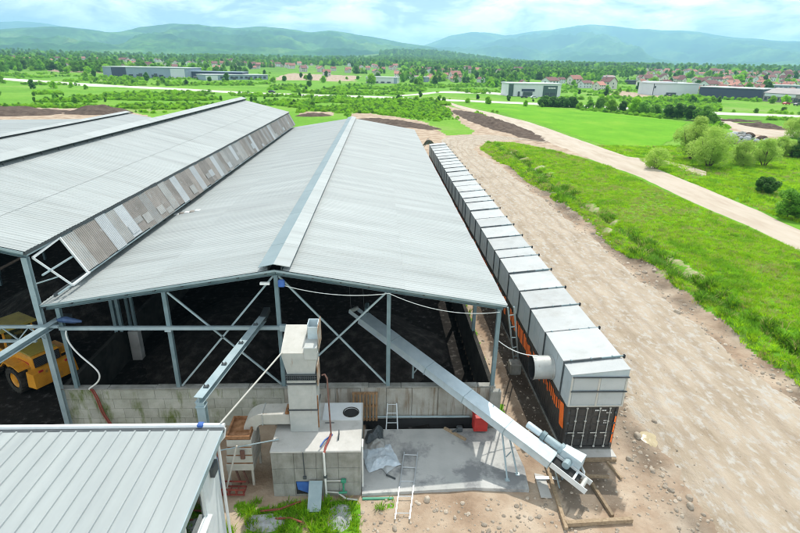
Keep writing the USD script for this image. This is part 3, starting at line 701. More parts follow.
MB().box((-14.95, YF - .10, 5.60), (-4.45, YF + .05, 5.76)).cbox((-4.72, YF - .13, 5.52), (-4.40, YF + .06, 5.84), .01).cbox((-10.1, YF - .12, 5.50), (-9.8, YF + .05, 5.60), .01).build('cross_beam', 'steel_light', hall)
# front wall: block courses on the left, cast slabs on the right
MB().box((-15.75, YF + .05, -.2), (5.95, YF + .32, 2.24)).build('front_wall', 'concrete', hall)
fw = stage.GetPrimAtPath(str(hall.GetPath()) + '/front_wall')
for r in range(4):
    x = -15.78
    k = 0
    while x < RX - .1:
        w = (.42 if (r % 2 and k == 0) else .84) + rng.uniform(-.02, .02)
        w = min(w, RX - x)
        dy = rng.uniform(-.012, .012)
        MB().cbox((x + .004, YF + .02 + dy * .6, r * .57 - .05), (x + w - .004, YF + .055, (r + 1) * .57 - .058), .006).build('wall_block', 'concrete_mossy', fw)
        x += w; k += 1
x = RX + .01
while x < 5.9:
    w = min(1.30 + rng.uniform(-.05, .05), 5.95 - x)
    MB().cbox((x + .008, YF - .02 + rng.uniform(-.015, .015), .36), (x + w - .008, YF + .055, 2.24 + rng.uniform(-.03, .02)), .014).build('wall_slab', 'concrete_stained', fw)
    x += w
MB().box((RX + .02, YF + .0, -.6), (5.6, YF + .049, .352)).build('wall_base', 'black_gap', hall)  # added black strip, its colour stands in for the dark gap under the slabs
x = -15.75
while x < 5.8:
    w = min(rng.uniform(1.6, 2.6), 5.95 - x)
    MB().cbox((x + .01, YF - .03, 2.247), (x + w - .01, YF + .34, 2.30 + rng.uniform(0, .05)), .015).build('wall_coping', 'concrete', fw)
    x += w
MB().cbox((5.62, YF - .35, -.1), (6.18, YF - .04, 2.2), .03).build('wall_end', 'concrete', hall)
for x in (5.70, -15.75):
    MB().box((x, YF + .33, -.2), (x + .22, YB - .3, 2.24)).build('side_wall', 'shaded_wall', hall)
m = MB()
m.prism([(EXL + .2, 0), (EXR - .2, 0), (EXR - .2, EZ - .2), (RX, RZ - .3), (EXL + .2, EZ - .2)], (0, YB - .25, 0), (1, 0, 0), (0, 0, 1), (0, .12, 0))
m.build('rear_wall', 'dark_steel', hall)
tt = np.linspace(0, 1, 14)
for xa, za, xb, zb, sag in ((-4.5, 7.95, .46, 7.52, .28), (.46, 7.52, 5.75, 6.55, .42)):
    MB().tube(np.stack([xa + (xb - xa) * tt, 0 * tt + YF - .12, za + (zb - za) * tt - sag * 4 * tt * (1 - tt)], 1), .018, 6).build('cable', 'white_plastic', hall)
MB().tube([(-1.0, YF - .13, .58), (2.0, YF - .13, .56), (4.7, YF - .13, .54)], .055, 10).build('wall_pipe', 'steel_light', hall)
hb = MB().cbox((-5.45, YF - .2, 7.95), (-5.0, YF - .05, 8.08), .02)
hb.build('floodlight', 'white_plastic', hall)
MB().cbox((-4.62, YF - .22, 7.85), (-4.32, YF - .04, 8.2), .04).build('junction_box', 'blue_plastic', hall)
MB().cbox((-15.35, 28.4, -.1), (-14.75, 28.9, 2.0), .03).build('column_base', 'pale_concrete', hall)
for k in range(2):
    MB().hsec((-15.2 + .3 * k, 28.65, 2.0), (-15.2 + .3 * k, 28.65, 6.7), .15, .15, .016).build('post', 'steel', hall)

# heaps of dark compost under the roof
def heap(name, cx, cy, rx, ry, h, material, label=None, cat=None, group=None, parent=None, seed=0, n=34, rough=0.25, kind=None, rot=0.0, smooth=True, sc=None):
    u, w = np.meshgrid(np.linspace(-1.12, 1.12, n), np.linspace(-1.12, 1.12, n), indexing='ij')
    lx, ly = u * rx, w * ry
    x, y = cx + lx * math.cos(rot) - ly * math.sin(rot), cy + lx * math.sin(rot) + ly * math.cos(rot)
    s = sc or max(1.0, min(rx, ry) * .45)
    d = np.maximum(np.sqrt(u ** 2 + w ** 2) + .35 * fbm(x, y, s * 1.5, 3, seed + 1), 0)
    z = h * np.clip(1 - d, -0.2, 1) ** 1 * np.where(d < 1, 1, 1)
    z = np.where(d < 1, h * (1 - d ** 1.6), -0.35 * h * np.clip(d - 1, 0, 1))
    z = z + h * rough * fbm(x, y, s, 5, seed) * 2 * np.clip(1.25 - d, 0, 1)
    z = z + hgt(x, y) - .02
    i, j = np.meshgrid(np.arange(n - 1), np.arange(n - 1), indexing='ij')
    q = np.stack([i * n + j, (i + 1) * n + j, (i + 1) * n + j + 1, i * n + j + 1], -1).reshape(-1, 4)
    return obj(name, (np.stack([x.ravel(), y.ravel(), z.ravel()], 1), q), material, parent, label, cat, group, kind, smooth)


heap('compost_heap', -1.2, 30, 5.6, 5.5, 1.5, 'dark_ground', 'black compost heap under the right half of the central hall', 'compost heap', seed=3, rough=.4)
heap('compost_heap', -10.6, 31, 4.2, 6.5, 1.3, 'dark_ground', 'black compost heap under the left half of the central hall', 'compost heap', seed=5, rough=.4)
heap('compost_heap', -22.5, 36, 6.0, 6.0, 2.6, 'dark_ground', 'black compost heap deep inside the left hall behind the wheel loader', 'compost heap', seed=6, rough=.35)

# ---- left hall
lh = thing('storage_hall', 'taller left hall with steep pale roof and a skirt of patched brown and grey sheets', 'hall', (-23.3, YF, 0))
LX, LZ, LE, LEZ = -23.3, 11.5, -15.42, 9.58
roof_slope(lh, (LX + .35, LZ - .085), (LE, LEZ), YF - .3, YB - .3, 70, rng, lap=.6)
roof_slope(lh, (LX - .35, LZ - .085), (-31.2, LEZ), YF - .3, YB - .3, 70, rng)
m = MB()
for s in (-1, 1):
    m.box((LX + s * .34, YF - .1, LZ - .2), (LX + s * .30, YB - .3, LZ + .08))
    for k in range(36):
        m.box((LX + s * .60, YF + .3 + k * 1.95, LZ - .2), (LX + s * .56, YF + .36 + k * 1.95, LZ + .18))
vent = m.build('ridge_vent', 'dark_steel', lh)
for k in range(24):
    a, b = YF - .4 + k * 2.95, YF - .4 + (k + 1) * 2.95 + .03
    MB().prism([(-.85, .17), (0, .40), (.85, .17), (.85, .20), (0, .43), (-.85, .20)], (LX, a, LZ + .006 * (k % 2)), (1, 0, 0), (0, 0, 1), (0, b - a, 0)).build('cap_sheet', 'roof_metal', vent)


def lz_(x):
    return LZ - .12 - abs(x - LX) * (LZ - LEZ) / (LE - LX)


for x1 in (LE - .08, -31.1):
    for y in [YF - .1] + list(np.arange(28, 92, 6.0)):
        MB().hsec((LX + .02 * np.sign(x1 - LX), y, lz_(LX) - .13), (x1, y, lz_(x1) - .13), .16, .26, .02, up=(0, 0, 1)).build('rafter', 'steel', lh)
    MB().beam((LX, YF - .32, lz_(LX) + .03), (x1, YF - .32, lz_(x1) + .03), .03, .12).build('verge_trim', 'steel_light', lh)
MB().hsec((-15.62, YF - .1, 0), (-15.62, YF - .1, lz_(-15.62) - .26), .24, .24, .02).build('post', 'steel_light', lh)
for y in np.arange(28, 92, 6.0):
    for x in (-15.72, -31.0):
        MB().hsec((x, y, 0), (x, y, lz_(-15.72) - .2), .2, .2, .018).build('post', 'steel', lh)
MB().hsec((-31.0, YF - .1, 0), (-31.0, YF - .1, lz_(-31.0) - .26), .24, .24, .02).build('post', 'steel', lh)
# leaning skirt of sheets between the two roofs
ST, SB = np.array([-15.50, 9.36]), np.array([-14.50, 7.50])
nsk = 64
y0, y1 = 24.4, YB - .5
fr_ = MB()
for q in (ST, SB, (ST + SB) / 2):
    fr_.beam((q[0] - .06, YF - .1, q[1] - .04), (q[0] - .06, y1, q[1] - .04), .07, .07)
skirt = fr_.build('skirt_frame', 'steel_light', lh)
w = (y1 - y0) / nsk
for k in range(nsk):
    a, b = y0 + k * w, y0 + (k + 1) * w + .02
    kind = rng.choice(['sheet_brown', 'sheet_grey', 'sheet_brown', 'sheet_brown', 'sheet_grey', 'sheet_brown', 'sheet_white'])
    j = .012 * (k % 2) + rng.uniform(0, .02)
    ext = rng.uniform(-.10, .06)
    d = (SB - ST) / np.linalg.norm(SB - ST)
    sheet(skirt, 'skirt_sheet', a, b, ST + d * rng.uniform(0, .05), SB + d * ext, .16, kind, j, .022)
    if rng.random() < .28:
        t0 = rng.uniform(.45, .8)
        sheet(skirt, 'patch_sheet', a + .05, b - .1, ST + d * 2.1 * t0, ST + d * min(2.05, 2.1 * t0 + rng.uniform(.3, .7)), .16, rng.choice(['sheet_white', 'sheet_grey', 'sheet_grey']), j + .03, .022)
for q0, q1 in (((ST[0], YF + .2, ST[1] - .25), (ST[0], y0 - .1, ST[1] - .02)), ((ST[0], YF + .2, ST[1] - .25), (SB[0], YF + .95, SB[1] - .05)), ((SB[0], YF + .95, SB[1] - .05), (SB[0], y0 + .1, SB[1] + .0)), ((ST[0], y0 - .03, ST[1]), (SB[0], y0 - .03, SB[1]))):
    MB().beam(q0, q1, .09, .09).build('open_frame', 'white_trim', lh)
MB().beam((-15.6, YF, 7.9), (-14.9, YF + .9, 7.95), .05, .05).build('open_frame', 'steel_light', lh)
MB().box((-15.0, YF + .2, 7.16), (-14.93, y1, 7.34)).build('gutter_flashing', 'dark_steel', lh)
m = MB()
for k in range(12):
    yy = 30 + k * 5.2
    m.box((-15.1, yy, 6.8), (-14.95, yy + .16, 7.5))
m.build('skirt_bracket', 'dark_steel', lh)
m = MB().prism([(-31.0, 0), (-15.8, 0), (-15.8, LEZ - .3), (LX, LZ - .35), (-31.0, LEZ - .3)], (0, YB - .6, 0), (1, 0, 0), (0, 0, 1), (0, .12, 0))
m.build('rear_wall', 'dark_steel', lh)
# truss across the left hall's open front
tr = MB().box((-26.5, YF - .42, 5.88), (-14.75, YF - .30, 6.0)).box((-26.5, YF - .42, 5.14), (-15.9, YF - .30, 5.26))
for k in range(9):
    xa = -26.3 + k * 1.2
    tr.beam((xa, YF - .36, 5.26), (xa + .6, YF - .36, 5.90), .05, .05).beam((xa + .6, YF - .36, 5.90), (xa + 1.2, YF - .36, 5.26), .05, .05)
tr.build('front_truss', 'steel_light', lh)

# ---- third hall
h3 = thing('storage_hall', 'far left hall with low pale roof, only its roof showing behind the taller hall', 'hall', (-42.9, YF, 0))
TX, TZ = -42.9, 9.02
roof_slope(h3, (TX + .3, TZ - .05), (-32.2, 7.2), YF, YB - .2, 70, rng)
roof_slope(h3, (TX - .3, TZ - .05), (-49.2, 7.98), YF, YB - .2, 70, rng)
roof_slope(h3, (-49.2, 7.93), (-72, 7.4), YF, YB - .2, 70, rng)
m = MB().box((TX + .30, YF - .1, TZ - .16), (TX + .26, YB, TZ + .12)).box((TX - .30, YF - .1, TZ - .16), (TX - .26, YB, TZ + .12))
vent = m.build('ridge_vent', 'dark_steel', h3)
for k in range(24):
    a, b = YF - .1 + k * 2.94, YF - .1 + (k + 1) * 2.94 + .03
    MB().prism([(-.75, .13), (0, .30), (.75, .13), (.75, .16), (0, .33), (-.75, .16)], (TX, a, TZ + .006 * (k % 2)), (1, 0, 0), (0, 0, 1), (0, b - a, 0)).build('cap_sheet', 'roof_metal', vent)
MB().prism([(-71.5, 0), (-32.4, 0), (-32.4, 7.0), (TX, TZ - .25), (-49.2, 7.7), (-71.5, 7.2)], (0, YB - .5, 0), (1, 0, 0), (0, 0, 1), (0, .12, 0)).build('rear_wall', 'steel', h3)
for y in np.arange(22.2, 92, 10):
    for x in (-32.6, TX, -49.3, -60, -71.3):
        MB().hsec((x, y, 0), (x, y, 6.9), .2, .2, .02).build('post', 'steel', h3)

# ------------------------------------------------------------------ shed in the foreground
SX, SY, SZ, S0 = -5.48, 14.9, 5.42, 3.0
shed = thing('control_shed', 'low flat-roofed shed with white ribbed metal roof in the lower left foreground', 'shed', (-13, 10, 0))
slope = .02
rl = MB().prism([(S0, SZ - .24 - slope * (SY - S0)), (SY - .02, SZ - .24), (SY - .02, SZ - .03), (S0, SZ - .03 - slope * (SY - S0))], (-23, 0, 0), (0, 1, 0), (0, 0, 1), (17.49, 0, 0))
rl = rl.build('roof', 'steel', shed)
x = SX
k = 0
while x > -22:
    w = 1.0
    v, f = [], []
    prof = [(x - w, 0), (x - w + .012, .052), (x - w + .055, .052), (x - w + .067, 0), (x - .5 * w, 0), (x - .5 * w + .012, .052), (x - .5 * w + .055, .052), (x - .5 * w + .067, 0), (x, 0)]
    prof = np.array(prof)
    j = .003 * (k % 2)
    v = np.vstack([np.stack([prof[:, 0], np.full(9, SY), SZ + prof[:, 1] + j], 1), np.stack([prof[:, 0], np.full(9, S0), SZ + prof[:, 1] + j - slope * (SY - S0)], 1)])
    i = np.arange(8)
    q = np.stack([i, 9 + i, 9 + i + 1, i + 1], 1)
    obj('roof_sheet', (v, q), 'shed_metal', rl)
    x -= w; k += 1
m = MB()
an = np.linspace(-.05, math.pi + .05, 9)
prof = [(-.02, 0)] + [(.11 - .11 * math.cos(t), .10 * math.sin(t)) for t in an]
MB().box((-22.8, SY + .015, SZ - .12), (SX + .05, SY + .17, SZ - .01)).build('gutter_gap', 'dark_steel', rl)
MB().tube([(-22.8, SY + .27, SZ + .0), (-14, SY + .27, SZ + .0), (SX + .02, SY + .27, SZ + .0)], .095, 14).build('gutter', 'white_trim', shed)
MB().beam((SX + .02, SY, SZ - .10), (SX + .02, S0, SZ - .10 - slope * (SY - S0)), .035, .22).build('verge_trim', 'steel_light', shed)
WX = SX - .28
wl = MB()
# right wall with a window opening between y 10.6 and 13.4
wl.box((WX - .2, 13.35, 0), (WX, SY - .1, SZ - .28)).box((WX - .2, S0 + .3, 0), (WX, 10.2, SZ - .52)).box((WX - .2, 10.2, 0), (WX, 13.35, 3.15)).box((WX - .2, 10.2, 4.72), (WX, 13.35, SZ - .40))
wl.box((-22.5, SY - .3, 0), (WX - .2, SY - .1, SZ - .28)).box((-22.5, S0 + .3, 0), (-22.3, SY - .3, SZ - .5)).box((-22.3, S0 + .3, 0), (WX - .2, S0 + .5, SZ - .52))
wall = wl.build('wall', 'wall_paint', shed)
wf = MB()
for a, b in (((10.2, 3.15), (13.35, 3.25)), ((10.2, 4.62), (13.35, 4.72)), ((10.2, 3.25), (10.3, 4.62)), ((13.25, 3.25), (13.35, 4.62)), ((11.75, 3.25), (11.82, 4.62))):
    wf.box((WX - .14, a[0] + .003, a[1] + .003), (WX - .04, b[0] - .003, b[1] - .003))
win = wf.build('window', 'white_trim', shed)
MB().box((WX - .10, 10.3, 3.25), (WX - .088, 13.25, 4.62)).build('pane', 'window_glass', win)
MB().cbox((WX - .12, 10.1, 3.06), (WX + .14, 13.45, 3.14), .015).build('sill', 'white_trim', win)
dp = MB().tube([(SX + .03, SY + .2, SZ - .05), (SX + .0, SY + .12, SZ - .35), (WX + .09, SY - .0, SZ - .55), (WX + .09, SY - .02, 2.5), (WX + .09, SY - .02, 0)], .055, 10)
dp.build('downpipe', 'white_trim', shed)
MB().cbox((WX + .01, 14.0, 4.15), (WX + .16, 14.45, 4.6), .02).tube([(WX + .1, 14.2, 4.6), (WX + .1, 14.2, 4.95), (SX - .1, 14.4, 5.12)], .02, 6).build('meter_box', 'dark_steel', shed)
tp = MB().cbox((-6.40, 15.06, SZ - .02), (-6.18, 15.28, SZ + .112), .03)
tp.build('blue_tape', 'blue_plastic', shed, label='blue tape wrapped over the gutter of the shed')


# ---- steel gantry beams between the shed and the halls
g1 = thing('gantry_beam', 'grey steel gantry beam on a column reaching from the hall cross beam to the shed', 'steel beam', (-6.53, 16.0, 0))
b0, b1 = np.array([-5.60, 22.45, 5.93]), np.array([-6.56, 15.95, 5.93])
MB().hsec(b0, b1, .34, .26, .022, up=(0, 0, 1)).build('beam', 'steel_light', g1)
MB().hsec(b1 + (0.02, .16, -.13), (-6.54, 16.11, 0), .30, .28, .022).cbox((-6.72, 15.92, 5.60), (-6.36, 16.28, 5.64), .008).build('column', 'steel_light', g1)
for t in (.10, .34, .60, .86):
    c = b1 + (b0 - b1) * t
    MB().cbox(c + (-.10, -.07, .131), c + (.10, .07, .185), .012).tube([c + (-.07, 0, .18), c + (-.07, 0, .26)], .02, 6).tube([c + (.07, 0, .18), c + (.07, 0, .26)], .02, 6).build('clamp', 'dark_steel', g1)
MB().cbox(b0 + (-.15, -.1, -.125), b0 + (.17, 1.0, .135), .02).build('end_splice', 'dark_steel', g1)
g2 = thing('gantry_beam', 'steel gantry beam leaving the hall corner towards the left picture edge above the yellow loader', 'steel beam', (-15.7, 19, 0))
c0, c1 = np.array([-15.05, 22.5, 5.93]), np.array([-16.15, 15.2, 5.93])
MB().hsec(c0, c1, .34, .26, .022, up=(0, 0, 1)).build('beam', 'steel_light', g2)
MB().hsec(c1 + (.02, .16, -.13), (-16.12, 15.36, 0), .30, .28, .022).build('column', 'steel_light', g2)
MB().cbox(c0 + (-.2, -.15, -.10), c0 + (.35, .25, .16), .05).build('end_splice', 'dark_steel', g2)
wrap = MB().tube([(-15.0, 22.1, 6.05), (-14.6, 22.0, 6.12), (-14.2, 22.0, 6.05), (-13.9, 22.05, 6.0)], [.1, .16, .12, .05], 8)
wrap.build('blue_wrapping', 'blue_tarp', g2)

hp = np.array([(-14.6, 21.85, 5.6), (-14.55, 21.8, 5.0), (-14.2, 21.75, 4.4), (-13.75, 21.7, 3.9), (-13.45, 21.7, 3.4), (-13.6, 21.75, 2.9), (-14.0, 21.8, 2.55), (-14.15, 21.85, 2.35)])
hose = thing('hose', 'white hose hanging down beside the left corner post of the central hall', 'hose', (-14.2, 21.8, 0))
from scipy.interpolate import CubicSpline
MB().tube(CubicSpline(np.arange(8), hp)(np.linspace(0, 7, 40)), .04, 7).build('white_length', 'white_plastic', hose)
hr = np.array([(-14.15, 21.85, 2.36), (-14.05, 21.86, 2.2), (-13.95, 21.90, 1.6), (-13.85, 21.9, .9), (-13.55, 21.8, .3), (-13.5, 21.6, .05)])
for o in (0, .1):
    MB().tube(CubicSpline(np.arange(6), hr + (o, 0, 0))(np.linspace(0, 5, 24)), .035, 7).build('red_length', 'red_rust', hose)
rod = MB().tube([(SX - .1, SY + .25, SZ + .12), (-3.95, 18.4, 6.45)], .035, 7)
rod.build('guy_rod', 'cream_paint', None, 'thin straight rod from the shed gutter corner up to the chimney hopper', 'rod')

rd = thing('roof_debris', 'short broken strip of pale sheet lying on the left slope of the central roof', 'sheet', (-12.1, 32.5, 7.5))
for k in range(6):
    t = k / 6
    x0, y0 = -15.2 + 2.2 * t, 36.5 + .25 * t
    z0 = 8.66 + .1668 * (x0 + 4.76) + .03
    MB().cbox((x0, y0, z0), (x0 + .33, y0 + .38, z0 + .10), .01).build('sheet_piece', 'white_trim' if k % 2 else 'sheet_brown', rd)

# ------------------------------------------------------------------ containers
CL, CR, CF = 8.92, 11.36, 19.88


def corrugated(x, y0, y1, z0, z1, out, depth=.036, pitch=.278):
    """vertical trapezoid corrugation in the plane x = const, outward direction out (+1/-1)"""
    n = int(round((y1 - y0) / pitch)); w = (y1 - y0) / n
    pr = []
    for k in range(n):
        b = y0 + k * w
        pr += [(b, 0), (b + .25 * w, 0), (b + .5 * w, -depth), (b + .75 * w, -depth)]
    pr.append((y1, 0))
    pr = np.array(pr)
    m = len(pr)
    v = np.vstack([np.stack([x + out * pr[:, 1], pr[:, 0], np.full(m, z)], 1) for z in (z0, z1)])
    i = np.arange(m - 1)
    q = np.stack([i, i + 1, m + i + 1, m + i], 1)
    return v, (q if out > 0 else q[:, ::-1])


box0 = thing('shipping_container', 'black corrugated shipping container nearest the viewer, its barred doors facing the yard', 'container', ((CL + CR) / 2, CF, 0.12), group=None)
L = 12.19
z0, z1 = .12, 2.62
m = MB()
for x in (CL, CR - .12):
    for y in (CF, CF + L - .12):
        m.cbox((x, y, z0), (x + .12, y + .12, z1), .01)
    m.box((x + .02, CF + .12, z0), (x + .10, CF + L - .12, z0 + .15)).box((x + .02, CF + .12, z1 - .09), (x + .10, CF + L - .12, z1 - .003))
m.box((CL + .12, CF + L - .11, z0), (CR - .12, CF + L - .02, z0 + .15)).box((CL + .12, CF + L - .11, z1 - .1), (CR - .12, CF + L - .02, z1 - .003))
m.box((CL + .12, CF + .004, z0), (CR - .12, CF + .10, z0 + .13)).box((CL + .12, CF + .004, z1 - .11), (CR - .12, CF + .10, z1 - .003))
m.build('frame', 'container_black', box0)
for x, o in ((CL + .012, -1), (CR - .012, 1)):
    v, f = corrugated(x, CF + .12, CF + L - .12, z0 + .15, z1 - .09, o)
    obj('side_panel', (v, f), 'container_black', box0)
MB().box((CL + .1, CF + .1, z1 - .06), (CR - .1, CF + L - .1, z1 - .02)).build('roof_panel', 'container_black', box0)
MB().box((CL + .12, CF + L - .08, z0 + .15), (CR - .12, CF + L - .05, z1 - .1)).build('end_panel', 'container_black', box0)
mid = (CL + CR) / 2
for a, b in ((CL + .125, mid - .006), (mid + .006, CR - .125)):
    d = MB().box((a, CF + .05, z0 + .14), (b, CF + .085, z1 - .12))
    for k in range(5):
        zz = z0 + .2 + k * .44
        d.cbox((a + .04, CF + .03, zz), (b - .04, CF + .052, zz + .32), .012)
    door = d.build('door', 'container_black', box0)
    for t in (.30, .74):
        x = a + (b - a) * t
        r = MB().tube([(x, CF - .015, z0 + .10), (x, CF - .015, z1 - .07)], .021, 8)
        for zz in (z0 + .12, z0 + .75, z0 + 1.6, z1 - .16):
            r.cbox((x - .05, CF - .04, zz), (x + .05, CF + .03, zz + .07), .008)
        r.build('lock_rod', 'rod_steel', door)
        MB().cbox((x - .30, CF - .045, z0 + .95), (x + .03, CF - .02, z0 + 1.0), .006).build('handle', 'rod_steel', door)
    for k in range(4):
        xh = a - .03 if a < mid - .5 else b + .03
        MB().cbox((xh - .05, CF - .012, z0 + .25 + k * .6), (xh + .05, CF + .03, z0 + .37 + k * .6), .008).build('hinge', 'dark_steel', door)
mk = MB()
prng = np.random.default_rng(5)
for row, (zz, hh, x0) in enumerate(((2.30, .075, mid + .12), (2.18, .05, mid + .68), (1.72, .05, mid + .62), (1.60, .05, mid + .62))):
    x = x0
    for k in range(9 if row == 0 else 5):
        w = prng.uniform(.03, .055)
        if k != 4:
            mk.box((x, CF + .0275, zz), (x + w, CF + .0296, zz + hh))
        x += w + .022
mk.build('door_print', 'white_print', box0)
og = MB()
og.box((CR - .10, CF - .004, z0 + .3), (CR - .03, CF - .0015, z0 + 1.9))
# orange lettering along the side facing the hall
og2 = MB()
y = CF + .42


mark_rng = np.random.default_rng(8)


def mark(y, z, w, h):
    """one worn slanted stroke of the illegible orange lettering"""
    n = 5
    lo = [(y + w * t + .10 * h * 0 + mark_rng.uniform(-.02, .02), z + mark_rng.uniform(-.05, .05) * h) for t in np.linspace(0, 1, n)]
    hi = [(y + w * t + .22 * h + mark_rng.uniform(-.02, .02), z + h * (1 + mark_rng.uniform(-.10, .08))) for t in np.linspace(1, 0, n)]
    MB().prism(lo + hi, (CL + .006, 0, 0), (0, 1, 0), (0, 0, 1), (-.005, 0, 0)).build('orange_mark', 'orange_paint', box0)


mark(CF + .25, 1.05, .55, 1.25)
y = CF + 1.05
for k in range(9):
    mark(y, 1.45 + mark_rng.uniform(0, .25), mark_rng.uniform(.10, .2), mark_rng.uniform(.35, .6))
    y += mark_rng.uniform(.26, .34)
y = CF + 4.2
while y < CF + 11.2:
    w_ = mark_rng.uniform(.25, .6)
    mark(y, 1.15 + mark_rng.uniform(-.05, .35), w_, mark_rng.uniform(.6, 1.0))
    y += w_ + mark_rng.uniform(.02, .22)
og.build('edge_stripe', 'orange_paint', box0)
for k in range(1, 6):
    dup(box0, ((CL + CR) / 2, CF + k * 12.26, 0.12), label=f'black corrugated shipping container, {("second", "third", "fourth", "fifth", "farthest")[k - 1]} from the viewer in the row beside the hall')

YS = [19.84, 20.82, 23.77, 26.63, 29.13, 32.01, 34.9, 36.72, 39.59, 42.51, 45.11, 47.98, 51.0, 52.85, 55.72, 58.69, 61.35, 64.23, 67.14, 69.72, 72.2, 74.62, 77.0, 79.31, 82.2, 85.0, 87.9, 90.4, 93.0]
XL, XR, ZB, ZL, ZR = 8.83, 11.50, 2.63, 4.38, 4.68
ordin = ['first', 'second', 'third', 'fourth', 'fifth', 'sixth', 'seventh', 'eighth', 'ninth', 'tenth', '11th', '12th', '13th', '14th', '15th', '16th', '17th', '18th', '19th', '20th', '21st', '22nd', '23rd', '24th', '25th', '26th', '27th', '28th']
mrng = np.random.default_rng(12)
for k in range(len(YS) - 1):
    a, b = YS[k] + .07, YS[k + 1] - .03
    if k == 0:
        a = YS[0]
    dz = mrng.uniform(-.035, .035)
    lab = ('short grey cover box with framed front panels at the near end of the row' if k == 0 else
           f'{"narrow" if b - a < 1.9 else "pale"} grey cover box on the containers, {ordin[k]} from the viewer')
    t = thing('cover_box', lab, 'cover box', ((XL + XR) / 2, a, ZB), group='grey cover boxes along the container row')
    MB().prism([(XL, ZB), (XR, ZB), (XR, ZR + dz - .03), (XL, ZL + dz - .03)], (0, a, 0), (1, 0, 0), (0, 0, 1), (0, b - a, 0)).build('body', 'module_side', t)
    e = .03
    MB().prism([(XL - e, ZL + dz - .028), (XR + e, ZR + dz - .028), (XR + e, ZR + dz), (XL - e, ZL + dz)], (0, a - .01, 0), (1, 0, 0), (0, 0, 1), (0, b - a + .02, 0)).build('lid', 'module_grey', t)
    if b - a > 1.5:
        n = 2 if mrng.random() < .5 else 1
        for i in range(n):
            yy = a + (b - a) * (i + 1) / (n + 1)
            MB().box((XL - .012, yy - .02, ZB + .02), (XL + .002, yy + .02, ZL + dz - .06)).build('seam', 'module_side', t)
    # clamp bar over the joint towards the viewer
    if k > 0:
        yy = YS[k]
        sl = (ZR - ZL) / (XR - XL)
        q0, q1 = np.array([XL - .05, yy + .02, ZL + dz + .03]), np.array([XR + .16, yy + .02, ZR + dz + .05])
        c = MB().beam(q0, q0 + (q1 - q0) * .62, .065, .07).build('clamp_bar', 'dark_steel', t)
        MB().beam(q0 + (q1 - q0) * .62, q1, .055, .06).build('bar_sleeve', 'steel', c)
        MB().cbox(q1 + (-.06, -.065, -.13), q1 + (.03, .065, .06), .02).build('bracket', 'black_gap', c)
        MB().cbox((XL - .06, yy - .03, ZB - .1), (XL - .015, yy + .06, ZL + dz + .06), .01).build('strap', 'dark_steel', c)
        for tt_ in (.12, .45, .8):
            MB().cbox(q0 + (q1 - q0) * tt_ + (-.04, -.055, .02), q0 + (q1 - q0) * tt_ + (.04, .055, .06), .01).build('cleat', 'steel', c)
    if k == 0:
        fz0, fz1 = ZB + .05, ZL - .12
        for i in range(2):
            for j in range(2):
                xa, xb = XL + .14 + i * 1.26, XL + .14 + i * 1.26 + 1.16
                za, zb = fz0 + .06 + j * .80, fz0 + .06 + j * .80 + .74
                MB().cbox((xa, a - .02, za), (xb, a + .01, zb), .01).build('front_panel', 'module_grey', t)
        pf = MB()
        for x in (XL + .06, XL + 1.34, XR - .06):
            pf.cbox((x - .045, a - .035, fz0), (x + .045, a + .008, fz1), .008)
        pf.cbox((XL + .02, a - .034, ZB - .01), (XR - .02, a + .007, ZB + .06), .008)
        pf.build('panel_frame', 'cream_paint', t)
        for zz in (fz0 + .80, fz1 - .01):
            MB().cbox((XL + .05, a - .085, zz - .03), (XR + .03, a - .037, zz + .04), .01).build('front_rail', 'dark_steel', t)
# drum
dr = thing('outlet_drum', 'short round pale metal drum sticking out of the second cover box towards the hall', 'drum', (8.3, 22.35, 3.2))
v, f = lathe([(.0, .0), (.60, .0), (.63, -.01), (.63, -.06), (.60, -.08), (.60, -.98), (.63, -1.0), (.63, -1.06)], 28, (8.83, 22.35, 3.18), 'x')
v[:, 0] = v[:, 0]
obj('shell', (v, f), 'duct_grey', dr, smooth=35)
v, f = lathe([(.63, -1.06), (.55, -1.06), (.55, -.75), (.0, -.75)], 28, (8.83, 22.35, 3.18), 'x')
obj('dark_mouth', (v, f), 'black_gap', dr)

# base plate under the container doors
MB().cbox((8.30, 19.30, -.1), (11.42, 19.84, .11), .02).build('base_slab', 'pale_concrete', None, 'narrow pale concrete slab in front of the container doors', 'slab')
MB().box((8.9, 19.86, -.1), (11.4, 93.4, .115)).build('container_footing', 'concrete', kind='structure')

# green tarpaulin and white sack at the far end of the row
tp = thing('green_tarpaulin', 'dark green tarpaulin arched over a frame at the far end of the container row', 'tarpaulin', (9.2, 95, 0))
u = np.linspace(0, 1, 14)
pts = np.array([[7.4 + 2.9 * t, 94.0 + j * .35, 1.8 + 3.3 * math.sin(math.pi * (.12 + .75 * t)) * (1 - .05 * j) + .12 * math.sin(9 * t + j)] for j in range(8) for t in u])
i, j = np.meshgrid(np.arange(7), np.arange(13), indexing='ij')
q = np.stack([i * 14 + j, i * 14 + j + 1, (i + 1) * 14 + j + 1, (i + 1) * 14 + j], -1).reshape(-1, 4)
obj('sheet', (pts, q), 'green_tarp', tp, smooth=True)
m = MB()
for y in (94.0, 96.4):
    m.tube([(7.5, y, 0), (7.5, y, 3.0), (8.9, y, 4.95), (10.2, y, 3.2), (10.2, y, 0)], .05, 6)
m.build('frame', 'steel', tp)
heap('white_sack', 10.8, 94.2, .7, .8, 1.0, 'sheet_white', 'white sack lying beside the green tarpaulin at the far end of the containers', 'sack', seed=14, n=14)

